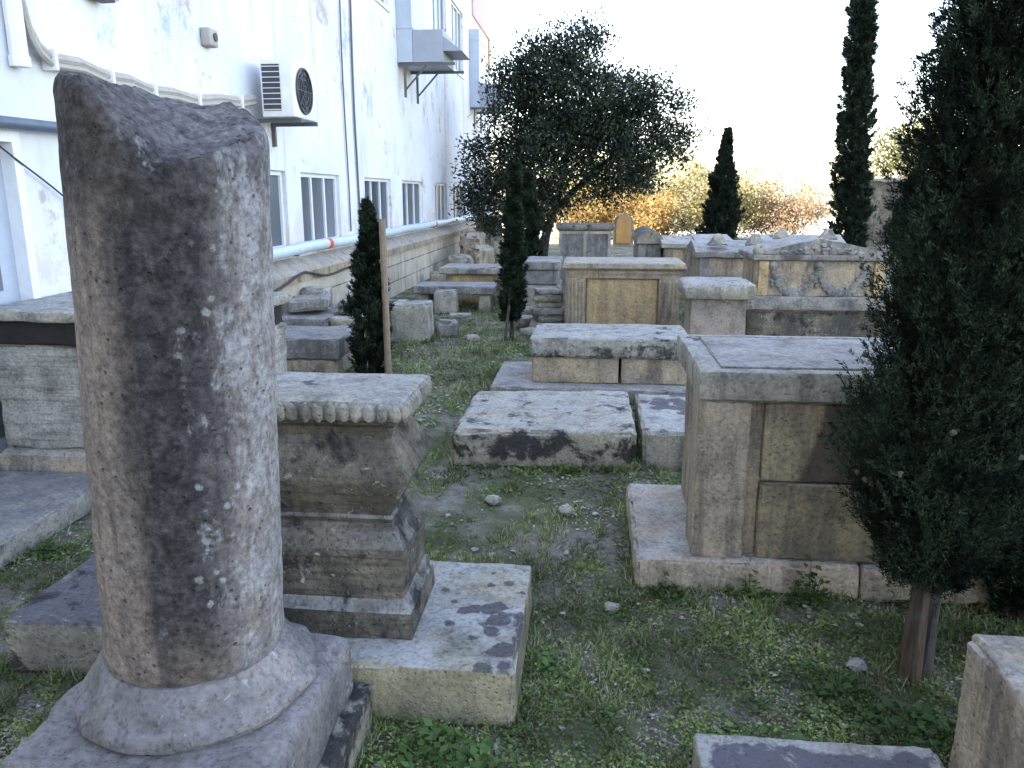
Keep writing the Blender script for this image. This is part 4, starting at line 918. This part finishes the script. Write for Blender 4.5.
dn = .7 * vnoise(P0, 1.3, 3) + .6 * vnoise(P0, 4.0, 4) + .9 * vnoise(P0, 17, 5) + .7 * vnoise(P0, 37, 6)
k = dn > r_.normal(-.05, .35, len(x)); x, y = x[k], y[k]; dn = dn[k]
# grass that escapes the mower along the feet of the stones
ex, ey = [], []
for a, b, c_, d_, in [(-.83, .30, 4.63, 5.68), (.345, 1.1, 4.66, 5.62), (-.80, .95, 6.24, 7.28), (.22, 1.85, 3.13, 4.05), (-1.46, -.205, 2.17, 2.92), (-2.03, -1.48, 2.31, 2.98), (-3.1, -2.62, 2.5, 3.96), (-1.42, -.655, 1.25, 2.15),
                      (1.035, 1.75, 1.05, 2.035), (.325, .99, 1.1, 2.03), (-2.26, -1.82, 8.68, 9.12), (-3.1, -2.3, 6.92, 7.6), (-.285, 1.03, 9.31, 10.1), (-3.2, -2.42, 7.8, 8.35), (-2.55, -1.36, 11.2, 11.9), (-2.25, -1.42, 12.2, 12.95), (1.07, 1.20, 2.50, 2.62)]:
    m_ = int(2 * (b - a + d_ - c_) * 420); q = r_.uniform(0, 1, m_); sd_ = r_.integers(0, 4, m_); o_ = np.abs(r_.normal(0, .022, m_)) + .004
    px = np.where(sd_ == 0, a - o_, np.where(sd_ == 1, b + o_, a + q * (b - a))); py = np.where(sd_ == 2, c_ - o_, np.where(sd_ == 3, d_ + o_, c_ + q * (d_ - c_)))
    g_ = vnoise(np.stack([px, py, 0 * px], 1), 9, 77) > r_.normal(-.1, .4, m_); ex.append(px[g_]); ey.append(py[g_])
ex = np.concatenate(ex); ey = np.concatenate(ey); x = np.concatenate([x, ex]); y = np.concatenate([y, ey]); dn = np.concatenate([dn, np.full(len(ex), 2.6)])
P0 = np.stack([x, y, np.zeros(len(x))], 1); n = len(x)
P0[:, 2] = gz(x, y) - .004
sc = np.clip(y / 3.2, .75, 2.2)
D = np.stack([r_.normal(0, .7, n), r_.normal(0, .7, n), np.ones(n)], 1)
V, F = kites(P0, D, r_.normal(size=(n, 3)), r_.uniform(.014, .043, n) * (.75 + .35 * sc) * (1 + .35 * np.clip(dn, -1, 2.6)), r_.uniform(.0035, .0075, n) * sc, .1)
mi = np.where(r_.uniform(0, 1, n) < .27, 1, 0)
tag(soup('grass', V, F, gm, midx=mi), 'short patchy green and straw grass over the path', 'grass', kind='stuff')
x, y, r_ = scatter(150000, 1.5, 13, -.75, (.7, .62), 2)
P0 = np.stack([x, y, np.zeros(len(x))], 1)
dn = .8 * vnoise(P0, 1.7, 13) + .7 * vnoise(P0, 5.0, 14) + .8 * vnoise(P0, 15, 15) + .35 * (y < 3.0) * (1 + np.clip(x, -1, 1))
k = dn > r_.normal(.15, .45, len(x)); P0 = P0[k]; x, y = x[k], y[k]; n = len(x); sc = np.clip(y / 3.0, .8, 2.0)
P0[:, 2] = gz(x, y) + r_.uniform(.003, .035, n)
a = r_.uniform(0, 6.28, n); D = np.stack([np.cos(a), np.sin(a), r_.normal(.1, .35, n)], 1)
V, F = kites(P0, D, np.stack([r_.normal(0, .35, n), r_.normal(0, .35, n), np.ones(n)], 1), r_.uniform(.009, .022, n) * sc, r_.uniform(.008, .017, n) * sc, .12)
tag(soup('clover_cover', V, F, [gm[2]]), 'small leaved clover and weeds creeping over the ground', 'ground cover', kind='stuff')
# leaf litter and chips
x, y, r_ = scatter(80000, 1.5, 13, -.7, (.7, .62), 3)
kk = vnoise(np.stack([x, y, 0 * x], 1), 1.9, 33) + .7 * vnoise(np.stack([x, y, 0 * x], 1), 6, 34) > r_.normal(-.1, .5, len(x)); x, y = x[kk], y[kk]
P0 = np.stack([x, y, gz(x, y) + r_.uniform(.002, .014, len(x))], 1); n = len(x); sc = np.clip(y / 3.0, .8, 2.2)
a = r_.uniform(0, 6.28, n); D = np.stack([np.cos(a), np.sin(a), r_.normal(0, .2, n)], 1)
V, F = kites(P0, D, np.stack([r_.normal(0, .3, n), r_.normal(0, .3, n), np.ones(n)], 1), (.008 + .026 * r_.uniform(0, 1, n) ** 2) * sc, (.005 + .013 * r_.uniform(0, 1, n) ** 1.5) * sc, .25)
tag(soup('leaf_litter', V, F, [leafmat('dead leaves', [(.14, .11, .08), (.32, .27, .21), (.52, .49, .43), (.22, .18, .14), (.42, .38, .32)], .1)]), 'dry brown and grey leaf litter scattered on the ground', 'leaf litter', kind='stuff')
m = MB(); r2 = random.Random(5)
for i in range(700):
    yy = 1.7 + (r2.random() ** 1.8) * 8; xx = -.1 + r2.uniform(-1, 1) * (.5 + .42 * yy)
    if xx < -3.1: continue
    s_ = (.004 + .012 * r2.random() ** 2.5) * (1 + yy * .10); m.blob((xx, yy, .012 + .018 * nz3((xx, yy, 0), 1.1)), (s_, s_ * r2.uniform(.6, 1), s_ * .55), 1, .8, i)
tag(m.build('gravel', stone('limestone chips', (.48, .45, .40), (.38, .36, .33), dark=.05, streak=0, top=.3, seed=20)), 'pale limestone chips lying in the grass', 'gravel', kind='stuff')
for i, (xx, yy, s_, lab) in enumerate([(-.50, 4.05, .05, 'pale fist sized stone in the grass before the black edged ledger'), (-.10, 3.95, .045, 'small pale stone in the middle of the path'), (-1.35, 9.0, .08, 'white stone on the grass beyond the squared block'), (.12, 2.95, .035, 'pale pebble left of the panelled tomb step'), (.98, 2.62, .04, 'white stone at the foot of the twin trunk')]):
    mm = MB(); mm.blob((xx, yy, s_ * .35), (s_, s_ * .8, s_ * .6), 2, .3, i * 3.3); tag(mm.build('loose_stone', M['rubble'], loc=(xx, yy, 0)), lab, 'stone')
# broad leaved weeds
def weed(x, y, n, s, label, seed, h=.10):
    r_ = np.random.default_rng(seed + 70); t = thing('weed_clump', (x, y, 0), label, 'weed', 'broad leaved weeds')
    a = r_.uniform(0, 6.28, n); q = np.sqrt(r_.uniform(0, 1, n)) * s
    C = np.stack([x + np.cos(a) * q, y + np.sin(a) * q * .8, r_.uniform(.02, h, n) * (1.15 - q / s)], 1)
    b = r_.uniform(0, 6.28, n); D = np.stack([np.cos(b), np.sin(b), r_.normal(.15, .3, n)], 1)
    V, F = kites(C, D, np.stack([r_.normal(0, .3, n), r_.normal(0, .3, n), np.ones(n)], 1), r_.uniform(.022, .045, n), r_.uniform(.018, .034, n), .12)
    soup('leaves', V, F, M['weed'], t)
    m = MB()
    for i in range(0, n, 3): m.tube([(x + (C[i, 0] - x) * .4, y + (C[i, 1] - y) * .4, 0), tuple(C[i])], .0016, 4)
    m.build('stems', M['weed'], t)
M['weed'] = leafmat('weed leaves', [(.045, .10, .025), (.08, .145, .04), (.13, .19, .06)], .25)
for i, (xx, yy, n, s_, lab, h) in enumerate([(-.42, 2.00, 150, .16, 'bright green broad leaved weeds between column foot and spotted ledger', .12), (-.27, 1.92, 90, .12, 'bright weeds at the bottom edge right of the column', .10), (.70, 3.12, 70, .09, 'weeds at the foot of the tan tomb step', .12),
        (.69, 3.14, 26, .035, 'small fern tuft growing in the pilaster joint', .28), (.93, 3.08, 90, .09, 'dark weeds before the lower side panel', .2), (.78, 2.45, 170, .22, 'weeds left of the twin cypress trunk', .08), (1.02, 2.25, 170, .20, 'dark weeds between the cypress trunk and the tan block', .09), (.62, 2.12, 120, .2, 'weeds behind the front right slab', .07),
        (-2.50, 3.2, 60, .08, 'weeds along the edge of the dull slab left of the column', .08), (.325, 4.75, 60, .035, 'weeds in front end of the gap between the two ledger slabs', .2), (.33, 5.2, 60, .05, 'weeds in the back of the gap between the two ledger slabs', .22), (-.15, 4.55, 60, .12, 'low weeds at the foot of the black edged ledger', .07), (.35, 3.08, 50, .07, 'weeds at the left corner of the tan tomb step', .1), (-.12, 2.5, 70, .08, 'weeds beside the right edge of the spotted ledger', .07)]):
    weed(xx, yy, n, s_, lab, i, h)

# ------------------------------------------------------------------ sky, sun, camera
wd = bpy.data.worlds.new('World'); scn.world = wd; wd.use_nodes = True; nt = wd.node_tree; nt.nodes.clear()
sky = nt.nodes.new('ShaderNodeTexSky'); sky.sky_type = 'NISHITA'; sky.sun_disc = False
EL, AZ = R(34), math.atan2(-1.0, -.06)        # azimuth from +y towards +x
sky.sun_elevation = EL; sky.sun_rotation = AZ; sky.air_density = 1.0; sky.dust_density = 1.6; sky.ozone_density = .6
bg = nt.nodes.new('ShaderNodeBackground'); bg.inputs['Strength'].default_value = .15
ou = nt.nodes.new('ShaderNodeOutputWorld'); nt.links.new(sky.outputs[0], bg.inputs[0]); nt.links.new(bg.outputs[0], ou.inputs[0])
sd = bpy.data.lights.new('sun', 'SUN'); sd.energy = 5.0; sd.angle = R(.5); sd.color = (1, .93, .83)
so = bpy.data.objects.new('sun', sd); col.objects.link(so)
dirv = Vector((math.sin(AZ) * math.cos(EL), math.cos(AZ) * math.cos(EL), math.sin(EL)))
so.rotation_euler = dirv.to_track_quat('Z', 'Y').to_euler(); so.location = (0, 0, 20)
cd = bpy.data.cameras.new('camera'); cd.sensor_width = 36; cd.lens = 36 * 790 / 1024; cd.clip_end = 2000; cd.clip_start = .05
co = bpy.data.objects.new('camera', cd); col.objects.link(co); co.location = (0, 0, 1.65)
co.rotation_euler = (R(90 - 13.4546), 0, R(5.6247)); scn.camera = co
scn.view_settings.view_transform = 'Standard'; scn.view_settings.look = 'None'; scn.view_settings.exposure = 2.95; scn.view_settings.gamma = 1

scn.view_settings.use_white_balance = True; scn.view_settings.white_balance_temperature = 7250; scn.view_settings.white_balance_tint = 17
